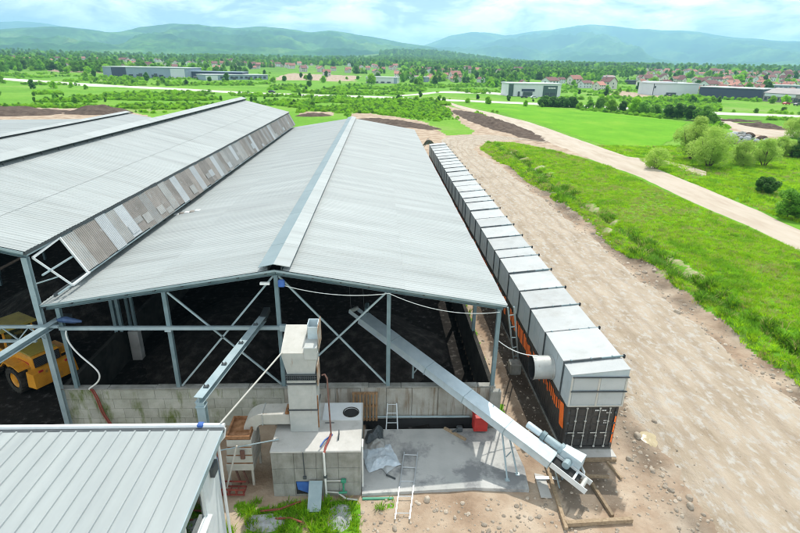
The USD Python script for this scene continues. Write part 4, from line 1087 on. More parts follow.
# ------------------------------------------------------------------ things between hall and containers
lp = thing('leaning_rails', 'pair of pale rails leaning from the hall eave corner down to the containers', 'rails', (7.5, 25, 0))
for o in (0, .32):
    MB().beam((6.25 + o, 22.4 + o * .2, 6.55), (8.45 + o * .9, 27.6, .25), .07, .07).build('rail', 'steel_light', lp)
for k in range(5):
    t = .12 + k * .19
    p = np.array([6.25, 22.4, 6.55]) * (1 - t) + np.array([8.45, 27.6, .25]) * t
    MB().beam(p + (0, 0, .0), p + (.31, .05, 0), .04, .04).build('rung', 'steel', lp)
MB().tube(np.stack([5.8 + 2.2 * tt, 22.2 + .1 * tt, 4.9 - 1.0 * tt - 4 * .25 * tt * (1 - tt)], 1), .022, 6).build('wire', 'white_plastic', None, 'thin pale wire from the hall corner post to the outlet drum', 'wire')
bs = MB().cbox((7.95, 26.5, -.05), (8.65, 27.2, .72), .06)
bs.build('stone_block', 'concrete', None, 'pale stone block lying in the shaded alley beside the containers', 'block')

# ------------------------------------------------------------------ pad and what stands on it
pd = Polygon([(-.72, 17.2), (4.2, 17.45), (6.62, 17.3), (6.75, 18.6), (6.6, 20.7), (6.3, 21.42), (-.72, 21.42)])
vv, ff = trimesh.creation.triangulate_polygon(pd, engine='earcut')
xy = np.array(pd.exterior.coords)[:-1]
MB().prism([tuple(q) for q in xy], (0, 0, -.6), (1, 0, 0), (0, 1, 0), (0, 0, .75)).build('concrete_pad', 'pad_concrete', kind='structure')
pb = Polygon([(7.05, 17.0), (7.5, 16.95), (7.55, 18.25), (7.2, 18.35)])

PZ = .15
con = thing('screw_conveyor', 'long galvanised conveyor trough slanting from inside the hall down across the concrete pad', 'conveyor', (6.3, 19.2, 0))
U, Lw = np.array([-1.50, 25.6, 5.06]), np.array([8.92, 16.56, 1.06])
D = (Lw - U); LEN = np.linalg.norm(D); D /= LEN
SID = np.cross(D, [0, 0, 1.0]); SID /= np.linalg.norm(SID)   # towards the viewer's side (left when looking down the conveyor)
UPN = np.cross(SID, D)


def cp(t, s=0.0, h=0.0):
    return U + D * t + SID * s + UPN * h


T0, T1 = .9, LEN - 1.75
n = 5
for k in range(n):
    a, b = T0 + (T1 - T0) * k / n, T0 + (T1 - T0) * (k + 1) / n
    MB().beam(cp(a + .012, 0, -.20), cp(b - .012, 0, -.20), .70, .42, UPN).build('trough', 'galvanised', con)
    MB().beam(cp(a + .004, 0, .013), cp(b - .004, 0, .023), .80, .022, UPN).build('lid', 'galvanised', con)
    for t in (a, b):
        pass
    MB().beam(cp(b - .012, 0, -.20), cp(b + .012, 0, -.20), .78, .48, UPN).build('flange', 'steel_light', con)
# open lower end: side plates, black belt slot, end roller
for s in (-1, 1):
    MB().beam(cp(T1 + .03, s * .32, -.12), cp(LEN, s * .32, -.16), .03, .28, UPN).build('end_plate', 'white_trim', con)
MB().beam(cp(T1 + .02, 0, -.17), cp(LEN - .45, 0, -.19), .60, .12, UPN).build('belt_slot', 'black_gap', con)
MB().beam(cp(LEN - .72, 0, -.10), cp(LEN - .62, 0, -.10), .60, .10, UPN).build('cross_bar', 'white_trim', con)
MB().tube([cp(LEN - .25, -.30, -.12), cp(LEN - .25, .30, -.12)], .10, 12).build('roller', 'rod_steel', con)
# drive: motor, coupling and gear housing on the far side
o = -.66
MB().tube([cp(T1 - 1.75, o, .10), cp(T1 - 1.70, o, .10), cp(T1 - 1.05, o, .10), cp(T1 - 1.0, o, .10)], [.13, .17, .17, .13], 14).build('motor', 'galvanised', con, smooth=40)
MB().tube([cp(T1 - .98, o, .10), cp(T1 - .78, o, .10)], .235, 14).build('coupling', 'steel', con, smooth=40)
MB().tube([cp(T1 - .76, o, .10), cp(T1 - .05, o, .10)], [.19, .20], 14).tube([cp(T1 - .05, o, .10), cp(T1 + .10, o, .10)], .28, 14).build('gear_tube', 'steel_light', con, smooth=40)
h0 = MB()
h0.hexa([cp(T1 + .1, o - .27, -.16), cp(T1 + .1, o + .25, -.16), cp(T1 + 1.1, o + .29, -.2), cp(T1 + 1.1, o - .32, -.2), cp(T1 + .1, o - .22, .32), cp(T1 + .1, o + .22, .32), cp(T1 + 1.0, o + .29, .42), cp(T1 + 1.0, o - .32, .42)][::1])
h0.build('gear_housing', 'galvanised', con)
MB().beam(cp(T1 + .5, o + .25, .0), cp(T1 + .75, -.28, -.02), .3, .06, UPN).build('bracket', 'galvanised', con)
MB().tube([cp(T1 + .55, -.33, .04), cp(T1 + .55, .0, .04)], .17, 12).build('pulley', 'steel_light', con)
MB().cbox(cp(T1 + 1.05, o - .2, -.25), cp(T1 + 1.3, o + .25, .05), .03).build('end_guard', 'white_trim', con)
# legs
f1 = cp(LEN - 4.15, 0, -.42)
m = MB()
for s, fx in ((-1, (6.32, 18.22, PZ)), (1, (5.78, 17.88, PZ))):
    m.tube([f1 + SID * s * .25, np.array(fx)], .04, 8).cbox(np.array(fx) + (-.1, -.1, 0), np.array(fx) + (.1, .1, .015), .004)
m.beam(f1 * .5 + np.array([6.32, 18.22, PZ]) * .5, f1 * .45 + np.array([5.78, 17.88, PZ]) * .55, .04, .04)
m.build('leg', 'steel_light', con)
f2 = cp(LEN - 1.45, 0, -.33)
MB().tube([f2 + SID * .2, (8.05, 17.5, .02)], .035, 8).tube([f2 - SID * .2, (8.35, 18.0, .02)], .035, 8).build('leg', 'steel_light', con)
tw = 4.62
f3 = cp(tw, 0, -.42)
MB().tube([f3, (f3[0], f3[1], 2.3)], .05, 8).tube([f3 + D * .4 + (0, 0, -.1), (f3[0], f3[1], 2.55)], .035, 8).build('wall_prop', 'steel_light', con)
# head inside the hall, hung from the roof
for s in (-1, 1):
    MB().beam(cp(.1, s * .27, -.15), cp(T0, s * .27, -.15), .03, .24, UPN).build('head_plate', 'galvanised', con)
MB().cbox(cp(.35, -.75, -.05), cp(.95, -.28, .35), .05).build('head_motor', 'steel', con)
MB().tube([cp(.2, -.27, -.1), cp(.2, .27, -.1)], .12, 12).build('roller', 'rod_steel', con)
m = MB()
for t, s in ((.15, .2), (.8, -.2)):
    q = cp(t, s, 0)
    m.tube([q, (q[0] - .15, q[1], rz_(q[0]) - .3)], .012, 5)
m.build('hanger_wire', 'dark_steel', con)

# ladders
def ladder(name, label, a0, a1, b0, b1, rungs, material):
    """rails a0-a1 and b0-b1"""
    a0, a1, b0, b1 = (np.asarray(q, float) for q in (a0, a1, b0, b1))
    t = thing(name, label, 'ladder', (a0 + b0) / 2)
    for p, q in ((a0, a1), (b0, b1)):
        MB().beam(p, q, .05, .075).build('rail', material, t)
    for r in rungs:
        MB().tube([a0 + (a1 - a0) * r, b0 + (b1 - b0) * r], .02, 7).build('rung', material, t)


ladder('ladder', 'short aluminium ladder leaning on the hall wall at the back of the concrete pad', (.38, 21.40, PZ), (.45, 21.86, 1.42), (.96, 21.40, PZ), (.90, 21.86, 1.42), (.25, .62, .95), 'aluminium')
la0, lb0 = G(395, 521), G(409.5, 521)
la1, lb1 = G(404.5, 454.5), G(417.8, 455)
ladder('ladder', 'long aluminium ladder lying across the front edge of the concrete pad', (la0[0], la0[1], .10), (la1[0] - .02, la1[1] - .12, .24), (lb0[0], lb0[1], .10), (lb1[0] - .02, lb1[1] - .12, .24), (.08, .31, .53, .75, .96), 'aluminium')

# debris on the pad
def crumple(name, cx, cy, rx, ry, h, material, label, cat, seed, n=18, zb=PZ, rot=0.0):
    u, w = np.meshgrid(np.linspace(-1, 1, n), np.linspace(-1, 1, n), indexing='ij')
    d = np.maximum(np.abs(u), np.abs(w))
    px_, py_ = u * rx, w * ry
    x, y = cx + px_ * math.cos(rot) - py_ * math.sin(rot), cy + px_ * math.sin(rot) + py_ * math.cos(rot)
    k = fbm(x * 1, y, .5, 4, seed)
    z = zb + .006 + h * np.clip(1 - d ** 2 * .8, 0, 1) * np.clip(.55 + 1.6 * k, .02, 1.5) + .03 * np.abs(fbm(x, y, .2, 3, seed + 2)) * (d < .99)
    x = x + .25 * fbm(x, y, .45, 3, seed + 5); y = y + .25 * fbm(y, x, .4, 3, seed + 6)
    i, j = np.meshgrid(np.arange(n - 1), np.arange(n - 1), indexing='ij')
    q = np.stack([i * n + j, (i + 1) * n + j, (i + 1) * n + j + 1, i * n + j + 1], -1).reshape(-1, 4)
    obj(name, (np.stack([x.ravel(), y.ravel(), z.ravel()], 1), q), material, None, label, cat)


crumple('plastic_sheet', .05, 19.35, .75, .75, .30, 'foil', 'crumpled silvery plastic sheet on the pad beside the pit house', 'plastic sheet', 81, rot=.3)
crumple('plastic_sheet', .45, 18.85, .40, .35, .16, 'sheet_white', 'small white plastic sheet lying flat at the edge of the silvery heap', 'plastic sheet', 82, rot=.7)
crumple('bag_heap', -.22, 20.75, .42, .5, .65, 'dark_steel', 'dark bags heaped against the pit house at the back of the pad', 'bag', 83)
crumple('plastic_sheet', -.1, 20.15, .45, .4, .45, 'sheet_grey', 'grey plastic sheet heaped between the dark bags and the silvery sheet', 'plastic sheet', 84)
MB().tube([(.35, 18.25, PZ + .04), (.75, 18.0, PZ + .04)], .04, 7).build('pipe_offcut', 'dark_steel', None, 'short dark pipe offcut on the pad beside the crumpled plastic sheet', 'pipe')
MB().beam((3.35, 21.40, PZ + .06), (4.30, 20.50, PZ + .06), .12, .11).build('timber_beam', 'timber', None, 'short timber beam lying on the back of the concrete pad', 'timber')
MB().cbox((3.95, 21.1, PZ), (4.25, 21.35, PZ + .28), .04).tube([(4.1, 21.2, PZ + .2), (3.7, 21.0, PZ + .12)], .05, 7).build('scrap_iron', 'dark_steel', None, 'small dark scrap iron piece at the back of the pad near the red box', 'scrap')
MB().cbox((4.78, 21.02, .25), (5.48, 21.62, 1.06), .03).cbox((4.74, 20.98, 1.06), (5.52, 21.66, 1.11), .01).build('red_box', 'red_paint', None, 'red metal box at the foot of the hall wall under the conveyor', 'box')
pl = thing('pallet', 'brown wooden pallet standing on edge against the hall wall beside the pit house', 'pallet', (-.75, 21.8, .3))
for k in range(8):
    x = -1.32 + k * .165
    MB().cbox((x, 21.72, .42), (x + .10, 21.745, 2.16), .004).build('slat', 'pallet_wood', pl)
for zz in (.46, 1.25, 2.02):
    MB().cbox((-1.34, 21.748, zz), (-.05, 21.86, zz + .09), .006).build('stringer', 'pallet_wood', pl)

# timber formwork and boards in front of the containers
def board(label, a, b, w, h, z=.02, material='timber', name='timber_beam', cat='timber'):
    za = z + max(hgt(*a), hgt(*b), 0) + h / 2
    MB().beam((a[0], a[1], za), (b[0], b[1], za), w, h).build(name, material, None, label, cat)


board('long timber beam at the left side of the formwork frame near the conveyor end', (7.86, 18.95), (7.58, 15.25), .14, .16)
board('thick pale timber beam closing the near side of the formwork frame', (7.66, 15.48), (10.45, 15.62), .17, .20, .02)
board('timber beam running down the middle of the formwork frame', (9.45, 18.6), (9.74, 15.85), .13, .14)
board('timber crossbeam of the formwork frame under the gear end of the conveyor', (7.98, 18.05), (10.4, 17.88), .12, .10, .19)
board('short timber lying loose at the corner of the container shadow', (10.85, 19.0), (11.05, 17.95), .10, .10)
board('timber beam lying along the slab before the container doors', (9.3, 19.12), (11.3, 19.12), .14, .15)
MB().prism([(7.05, 16.95), (7.52, 16.9), (7.58, 18.2), (7.15, 18.35)], (0, 0, .03), (1, 0, 0), (0, 1, 0), (0, 0, .05)).build('board', 'pale_concrete', None, 'pale board lying flat on the soil beside the concrete pad', 'board')
MB().beam((7.1, 18.0, .12), (8.05, 17.95, .14), .16, .05).build('board', 'aluminium', None, 'pale narrow strip lying under the lower end of the conveyor', 'board')
v, f = lathe([(0, 0), (.35, 0), (.7, 0), (1, 0)], 28)
an_ = np.arctan2(v[:, 1], v[:, 0])
v = v * (1 + .8 * fbm(np.cos(an_), np.sin(an_), .8, 3, 5))[:, None] * (.42, .55, 1)
v[:, 2] = 0
px_, py_ = v[:, 0] + 13.75, v[:, 1] + 20.7
v = np.stack([px_, py_, hgt(px_, py_) + .012], 1)
obj('puddle', (v, f), 'puddle', kind='structure')

# ------------------------------------------------------------------ pit house with chimney
ph = thing('pit_house', 'small square concrete pit house with white top slab beside the pad', 'concrete box', (-2.6, 18.9, 0))
PX0, PX1, PY0, PY1, PT = -4.50, -.76, 17.28, 20.55, 2.42
MB().box((PX0 + .05, PY0 + .05, -.2), (PX1 - .05, PY1 - .05, PT - .02)).build('core', 'concrete', ph)
core = stage.GetPrimAtPath(str(ph.GetPath()) + '/core')
xs = np.linspace(PX0, PX1, 5)
zs = [-.1, .72, 1.50, PT - .10]
prg = np.random.default_rng(33)
for i in range(4):
    for j in range(3):
        d = prg.uniform(0, .012)
        MB().cbox((xs[i] + .005, PY0 - d, zs[j] + .005), (xs[i + 1] - .005, PY0 + .051, zs[j + 1] - .005), .008).build('cast_panel', 'concrete', core)
for i in range(3):
    ya, yb = PY0 + .06 + i * (PY1 - PY0 - .1) / 3, PY0 + .06 + (i + 1) * (PY1 - PY0 - .1) / 3
    for x, s in ((PX1, 1), (PX0, -1)):
        MB().cbox((x - s * .051, ya + .005, 0), (x + s * prg.uniform(0, .01), yb - .005, PT - .10), .008).build('cast_panel', 'concrete', core)
MB().cbox((PX0 - .02, PY0 - .03, PT - .095), (PX1 + .02, PY1 + .02, PT), .02).build('top_slab', 'pale_concrete', ph)
# cover plate with round opening
th = np.linspace(0, 2 * np.pi, 33)[:-1]
pgm = shapely.Polygon([(-2.55, 19.25), (-.80, 19.25), (-.80, 20.5), (-2.55, 20.5)], [[(-1.28 + .33 * math.cos(t), 19.78 + .33 * math.sin(t)) for t in th]])
pm = trimesh.creation.extrude_polygon(pgm, .03, engine='earcut'); pm.apply_translation((0, 0, PT + .003))
obj('cover_plate', pm, 'white_trim', ph)
v, f = lathe([(.33, .034), (.345, .06), (.37, .06), (.38, .032)], 32, (-1.28, 19.78, PT))
obj('opening_collar', (v, f), 'rubber', ph)
v, f = lathe([(.0, .006), (.335, .006)], 32, (-1.28, 19.78, PT))
obj('opening', (v, f), 'black_gap', ph)
MB().cbox((-1.75, 17.9, PT), (-1.70, 18.35, PT + .02), .005).tube([(-1.72, 18.0, PT), (-1.72, 18.0, PT + .25), (-1.72, 18.28, PT + .25), (-1.72, 18.28, PT)], .022, 7).build('lifting_handle', 'dark_steel', ph)
MB().box((-2.4, 19.05, PT), (-2.0, 19.08, PT + .03)).build('slot', 'dark_steel', ph)
MB().prism([(-3.52, .15), (-2.85, .15), (-2.85, .82), (-3.52, .82)], (0, PY0 - .03, 0), (1, 0, 0), (0, 0, 1), (0, .02, 0)).build('hatch_opening', 'black_gap', ph)
MB().hexa([(-3.45, PY0 - .06, .42), (-3.0, PY0 - .14, .30), (-2.98, PY0 - .12, .30), (-3.43, PY0 - .04, .42), (-3.50, PY0 - .05, .82), (-2.92, PY0 - .06, .82), (-2.92, PY0 - .04, .82), (-3.50, PY0 - .03, .82)]).build('blue_flap', 'blue_plastic', ph)
MB().beam((-2.66, PY0 - .12, .95), (-2.68, 16.35, .06), .56, .05, (0, .6, 1)).build('chute_board', 'steel_light', None, 'pale board sloping from the hatch of the pit house down to the grass', 'board')
MB().tube([(-2.28, PY0 - .08, PT - .02), (-2.26, PY0 - .10, 1.2), (-2.24, PY0 - .10, .05)], .045, 9).build('white_pipe', 'white_plastic', ph)
MB().cbox((-2.33, PY0 - .16, 1.06), (-2.18, PY0 - .04, 1.22), .03).build('valve', 'dark_steel', ph)
MB().tube([(-3.15, PY0 - .05, PT - .05), (-3.12, PY0 - .06, 1.1)], .02, 7).cbox((-3.2, PY0 - .12, 1.0), (-3.05, PY0 - .035, 1.15), .02).build('cable', 'dark_steel', ph)
MB().tube([(-2.2, PY0 - .09, .90), (-1.6, PY0 - .09, .90)], .035, 8).tube([(-2.2, PY0 - .09, .30), (-1.75, PY0 - .12, .28), (-1.4, PY0 - .3, .12), (-.9, PY0 - .35, .08)], .04, 8).build('pipe_run', 'rod_steel', ph)
MB().cbox((-1.60, PY0 - .18, .82), (-1.38, PY0 - .03, 1.0), .03).tube([(-1.5, PY0 - .1, .85), (-1.5, PY0 - .1, .3)], .04, 8).tube([(-1.7, PY0 - .15, .3), (-1.35, PY0 - .15, .32)], .05, 8).build('green_valve', 'green_plastic', ph)
MB().tube([(PX1 + .06, PY0 + .35, .0), (PX1 + .06, PY0 + .35, 2.05), (PX1 + .06, PY0 + .45, 2.2), (PX1 + .06, PY0 + .9, 2.22), (PX1 + .06, PY0 + 1.0, 2.1)], .045, 9).build('side_pipe', 'white_plastic', ph)
hs = thing('hose', 'dark brown hose with a red lower end hanging from the chimney onto the slab', 'hose', (-2.2, 18.5, PT))
MB().tube([(-2.38, 18.5, 5.30), (-2.26, 18.48, 5.36), (-2.16, 18.42, 5.2), (-2.12, 18.3, 4.2), (-2.06, 18.2, PT + .1)], .035, 8).build('brown_length', 'brown_pipe', hs)
MB().tube([(-2.06, 18.2, PT + .12), (-2.12, 17.9, PT + .06), (-2.22, 17.5, PT + .05), (-2.26, 17.2, PT - .05)], .05, 8).build('red_end', 'red_rust', hs)
MB().tube([(-2.0, 18.25, PT + .04), (-2.3, 17.9, PT + .04), (-2.45, 17.5, PT + .04)], .03, 7).build('blue_end', 'blue_plastic', hs)

ch = thing('chimney', 'tall square sheet metal chimney with flared hopper top standing on the pit house', 'chimney', (-3.24, 19.0, PT))
cx0, cx1, cy0, cy1 = -3.84, -2.64, 18.48, 19.55
for za, zb in ((PT + .002, 3.55), (3.60, 4.86)):
    MB().cbox((cx0, cy0, za), (cx1, cy1, zb), .015).build('shaft', 'duct_grey', ch)
MB().box((cx0 - .03, cy0 - .03, 3.552), (cx1 + .03, cy1 + .03, 3.598)).build('flange', 'dark_steel', ch)
MB().cbox((cx0 - .04, cy0 - .05, 4.862), (cx1 + .02, cy1 + .03, 4.93), .01).build('flange', 'dark_steel', ch)
MB().cbox((cx0 - .02, cy0 - .02, 4.932), (cx1, cy1, 5.10), .02).build('collar', 'duct_grey', ch)
m = MB().box((cx0 - .06, cy0 - .07, 5.102), (cx1 + .04, cy1 + .04, 5.14)).box((cx0 - .06, cy0 - .07, 5.22), (cx1 + .04, cy1 + .04, 5.25)).box((cx0 - .06, cy0 - .07, 5.33), (cx1 + .04, cy1 + .04, 5.37)).box((cx0 + .02, cy0 + .0, 5.14), (cx1 - .03, cy1 - .03, 5.33))
for k in range(14):
    x = cx0 + .02 + k * .087
    m.box((x, cy0 - .06, 5.14), (x + .03, cy0 - .03, 5.33))
m.build('grating_band', 'dark_steel', ch)
hb0, ht = 5.372, 6.40
hx0, hx1, hy0, hy1 = cx0 + .02, cx1 - .02, cy0 + .02, cy1 - .02
tx0, tx1, ty0, ty1 = cx0 - .16, cx1 + .12, cy0 - .10, cy1 + .35
MB().hexa([(hx0, hy0, hb0), (hx1, hy0, hb0), (hx1, hy1, hb0), (hx0, hy1, hb0), (tx0, ty0, ht), (tx1, ty0, ht), (tx1, ty1, ht), (tx0, ty1, ht)]).build('hopper', 'duct_grey', ch)
MB().hexa([(tx0, ty0, ht + .002), (tx1 - .55, ty0, ht + .002), (tx1 - .55, ty1, ht + .3), (tx0, ty1, ht + .3), (tx0, ty0, ht + .03), (tx1 - .55, ty0, ht + .03), (tx1 - .55, ty1, ht + .55), (tx0, ty1, ht + .55)]).build('hopper_lid', 'cream_paint', ch)
MB().cbox((tx1 - .54, ty0 - .02, ht - .28), (tx1 - .01, ty1 - .3, ht + .28), .02).build('outlet_box', 'duct_grey', ch)
a, b, z0_, z1_ = tx1 - .46, tx1 - .02, ht + .282, ht + .95
y_ = ty0 + .75
m = MB().box((a, y_, z0_), (a + .03, y_ + .5, z1_)).box((b - .03, y_, z0_), (b, y_ + .5, z1_)).box((a, y_ + .5, z0_), (b, y_ + .53, z1_)).box((a + .03, y_ - .02, z0_), (b - .03, y_ + .01, z1_ - .12))
m.build('open_chute', 'galvanised', ch)
MB().cbox((tx1 + .0, ty0 + .35, ht - .1), (tx1 + .03, ty1 - .1, ht + 1.0), .008).build('back_plate', 'rusty_sheet', ch)
MB().cbox((cx1 + .045, cy0 + .02, 4.75), (cx1 + .09, cy1 - .3, 5.75), .015).build('side_plate', 'rusty_sheet', ch)
MB().cbox((cx1 + .003, cy0 + .05, 2.6), (cx1 + .05, cy0 + .12, 4.25), .01).build('side_strip', 'rust', ch)

du = thing('air_duct', 'square pale metal duct running left from the chimney to the stepped cooler', 'duct', (-4.8, 19, 2.6))
dy0, dy1, dz0, dz1 = 18.62, 19.42, 2.72, 3.24
MB().cbox((-5.05, dy0, dz0), (-3.86, dy1, dz1), .02).build('straight_length', 'cream_paint', du)
prof = []
an = np.linspace(0, math.pi / 2, 9)
outer = [(-5.06 - .85 * math.sin(t), 2.40 + .84 * math.cos(t)) for t in an]
inner = [(-5.06 - .30 * math.sin(t), 2.40 + .32 * math.cos(t)) for t in an[::-1]]
MB().prism(outer + inner, (0, dy0 + .01, 0), (1, 0, 0), (0, 0, 1), (0, dy1 - dy0 - .02, 0)).build('elbow', 'cream_paint', du)
MB().cbox((-5.075, dy0 - .03, dz0 - .03), (-5.035, dy1 + .03, dz1 + .03), .006).build('flange', 'duct_grey', du)
MB().cbox((-4.05, dy0 - .02, dz1 + .003), (-3.88, dy1 - .2, dz1 + .14), .02).build('rusty_collar', 'rust', du)
co = thing('stepped_cooler', 'pale stepped metal unit on legs with rusty seams between shed and pit house', 'cooler', (-6.0, 18.6, 0))
for k in range(4):
    za = .86 + k * .40
    o = .035 * k
    MB().cbox((-6.60 + o, 17.88 + o, za), (-5.42 - o * .3, 19.4, za + .355), .02).build('tier', 'cream_paint', co)
    MB().box((-6.57 + o, 17.91 + o, za + .356), (-5.45 - o * .3, 19.37, za + .398)).build('seam', 'rust', co)
m = MB()
for a, b in (((-6.52, 17.98, 2.46), (-5.50, 18.06, 2.62)), ((-6.52, 19.30, 2.46), (-5.50, 19.38, 2.62)), ((-6.52, 18.06, 2.46), (-6.44, 19.30, 2.62)), ((-5.58, 18.06, 2.46), (-5.50, 19.30, 2.62))):
    m.cbox(a, b, .01)
m.build('top_frame', 'rust', co)
for x in (-6.52, -5.50):
    for y in (17.95, 19.3):
        MB().cbox((x - .05, y - .05, 0), (x + .05, y + .05, .858), .008).build('leg', 'cream_paint', co)
m = MB().beam((-6.2, 17.93, .85), (-6.05, 17.9, .1), .07, .07).beam((-5.9, 17.93, .85), (-5.72, 17.9, .15), .07, .07)
m.build('tail_pipe', 'brown_pipe', co)
ct = thing('red_cart', 'small red steel cart frame at the foot of the stepped cooler', 'cart', (-6.2, 17.4, 0))
for zz in (.18, .45):
    MB().beam((-6.75, 17.25, zz), (-5.72, 17.2, zz), .05, .06).beam((-6.72, 17.72, zz), (-5.75, 17.68, zz), .05, .06).build('side_rail', 'red_rust', ct)
for k in range(4):
    x = -6.7 + k * .31
    MB().beam((x, 17.22, .18), (x, 17.7, .18), .05, .05).beam((x, 17.22, .16), (x, 17.22, .5), .05, .05).build('crossbar', 'red_rust', ct)
MB().tube([(-6.72, 17.5, .3), (-6.85, 17.6, 1.2), (-6.75, 17.7, 2.3)], .035, 7).build('push_bar', 'red_rust', ct)
MB().tube([(-5.98, 17.72, 2.35), (-6.62, 17.50, .05)], .04, 8).build('leaning_pole', 'cream_paint', None, 'pale pole leaning on the stepped cooler beside the shed corner', 'pole')
MB().tube([(-6.7, 17.80, 2.06), (-4.25, 17.9, 2.52)], .028, 8).build('thin_pipe', 'steel_light', None, 'thin pale pipe crossing from the stepped cooler to the pit house slab', 'pipe')
v, f = lathe([(0, 0), (.30, 0), (.31, .6), (.33, .62), (.31, .64), (.31, 1.2), (.33, 1.22), (.31, 1.24), (.30, 1.85), (.22, 1.92), (0, 1.93)], 20, (-7.05, 17.45, 0))
obj('blue_barrel', (v, f), 'blue_grey_clad', None, 'blue grey upright tank between the shed corner and the stepped cooler', 'tank', smooth=40)
MB().cbox((-5.92, 17.78, 1.55), (-5.72, 17.87, 2.02), .03).build('red_actuator', 'brown_pipe', None, 'small brown actuator fixed on the front of the stepped cooler', 'actuator')
# rubble lying in the grass patch
for k, (x, y, l, a) in enumerate(((-4.9, 16.4, 1.6, .3), (-4.2, 16.0, 1.2, -.2))):
    MB().tube([(x, y, .10), (x + l * .5, y + .1 * a, .16), (x + l, y + l * a, .10)], .04, 7).build('red_bar', 'red_rust', None, ('longer' if k == 0 else 'shorter') + ' rusty red bar lying in the weeds before the pit house', 'bar')
heap('rubble_heap', -4.6, 15.9, .9, .5, .22, 'rubble_grey', 'pale broken rubble in the weeds left of the chute board', 'rubble', seed=91, n=22, rough=.9, smooth=False, sc=.3)
heap('rubble_heap', -1.6, 16.1, .55, .8, .22, 'rubble_grey', 'pale broken rubble in the weeds right of the chute board', 'rubble', seed=92, n=22, rough=.9, smooth=False, sc=.3)
MB().cbox((-.7, 16.98, .0), (.65, 17.10, .07), .02).build('green_strip', 'green_plastic', None, 'narrow green plastic strip along the front of the concrete pad', 'strip')

# ------------------------------------------------------------------ wheel loader
ld = thing('wheel_loader', 'yellow articulated wheel loader parked on black ground under the left hall', 'wheel loader', (-19.45, 26.1, .03), math.radians(149.5))
WR = .80


def wheel(x, y):
    w = .32
    v, f = lathe([(.46, -w * .85), (.70, -w), (WR - .05, -w * .92), (WR - .03, 0), (WR - .05, w * .92), (.70, w), (.46, w * .85)], 28, (x, y, WR), 'y')
    m = MB().add(v, f)
    for k in range(18):
        t = 2 * math.pi * k / 18
        for s in (-1, 1):
            c, sn = math.cos(t + s * .08), math.sin(t + s * .08)
            p = np.array([x + (WR - .035) * c, y + s * .15, WR + (WR - .035) * sn])
            m.beam(p - (0, s * .13, 0), p + (.03 * -sn * s, s * .14, .03 * c * s), .11, .075, (c, 0, sn))
    ty = m.build('tyre', 'rubber', ld)
    sg = 1 if y > 0 else -1
    v, f = lathe([(.47, -.20), (.47, .20), (.44, .23), (.36, .16), (.20, .14), (.16, .22), (0, .23)] if sg > 0 else [(.47, .20), (.47, -.20), (.44, -.23), (.36, -.16), (.20, -.14), (.16, -.22), (0, -.23)], 24, (x, y, WR), 'y')
    obj('rim', (v, f), 'yellow_paint', ty)


for x in (0, 3.1):
    for y in (1.05, -1.05):
        wheel(x, y)
    MB().tube([(x, -1.0, WR), (x, 1.0, WR)], .14, 10).cbox((x - .25, -.3, WR - .25), (x + .25, .3, WR + .25), .08).build('axle', 'dark_steel', ld)
MB().cbox((-1.15, -.80, 1.0), (1.3, .80, 2.25), .10).build('hood', 'yellow_paint', ld)
MB().hexa([(-1.85, -1.15, .75), (-1.15, -1.2, .70), (-1.15, 1.2, .70), (-1.85, 1.15, .75), (-1.75, -1.1, 1.55), (-1.15, -1.15, 1.6), (-1.15, 1.15, 1.6), (-1.75, 1.1, 1.55)]).build('counterweight', 'yellow_paint', ld)
MB().cbox((-1.22, -.68, 1.62), (-1.16, .68, 2.18), .02).build('grille', 'black_gap', ld)
for k in range(7):
    MB().box((-1.25, -.62, 1.67 + k * .07), (-1.222, .62, 1.69 + k * .07)).build('grille_bar', 'dark_steel', ld)
MB().cbox((-1.0, -.7, 2.252), (1.1, .7, 2.32), .03).build('engine_cover', 'cab_roof_paint', ld)
MB().tube([(.6, .45, 2.3), (.6, .45, 3.0), (.52, .45, 3.08)], .06, 9).build('exhaust', 'dark_steel', ld)
for s in (-1, 1):
    MB().prism([(-.95, 1.66), (-.5, 1.80), (.5, 1.80), (.98, 1.40), (.98, 1.46), (.52, 1.87), (-.52, 1.87), (-.95, 1.73)], (0, s * 1.05 - .35, 0), (1, 0, 0), (0, 0, 1), (0, .7, 0)).build('fender', 'yellow_paint', ld)
    MB().prism([(2.15, 1.60), (2.7, 1.80), (3.5, 1.80), (3.5, 1.87), (2.68, 1.87), (2.13, 1.66)], (0, s * 1.05 - .35, 0), (1, 0, 0), (0, 0, 1), (0, .7, 0)).build('fender', 'yellow_paint', ld)
MB().cbox((1.3, -.75, .75), (2.0, .75, 1.55), .05).cbox((2.05, -.45, .6), (3.9, .45, 1.3), .06).build('chassis', 'yellow_paint', ld)
cab = MB()
for x in (1.22, 2.62):
    for y in (-.78, .78):
        cab.beam((x, y, 1.56), (x + (.08 if x < 2 else -.10), y * .94, 3.22), .09, .09, (1, 0, 0))
cab.cbox((1.2, -.82, 1.4), (2.65, .82, 1.62), .03).box((1.24, -.8, 1.62), (1.29, .8, 2.1)).box((1.3, -.82, 1.62), (2.6, -.78, 2.0)).box((1.3, .78, 1.62), (2.6, .82, 2.0))
cabp = cab.build('cab', 'yellow_paint', ld)
MB().cbox((.95, -.98, 3.22), (2.85, .98, 3.38), .06).build('cab_roof', 'cab_roof_paint', cabp)
gl = MB().box((1.30, -.80, 2.0), (2.52, -.79, 3.2)).box((1.30, .79, 2.0), (2.52, .80, 3.2)).box((2.52, -.74, 1.7), (2.53, .74, 3.2)).box((1.29, -.74, 2.1), (1.30, .74, 3.2))
gl.build('window', 'window_glass', cabp)
MB().cbox((1.55, -.3, 1.62), (2.0, .3, 1.9), .05).cbox((1.45, -.3, 1.9), (1.6, .3, 2.6), .05).build('seat', 'rubber', cabp)
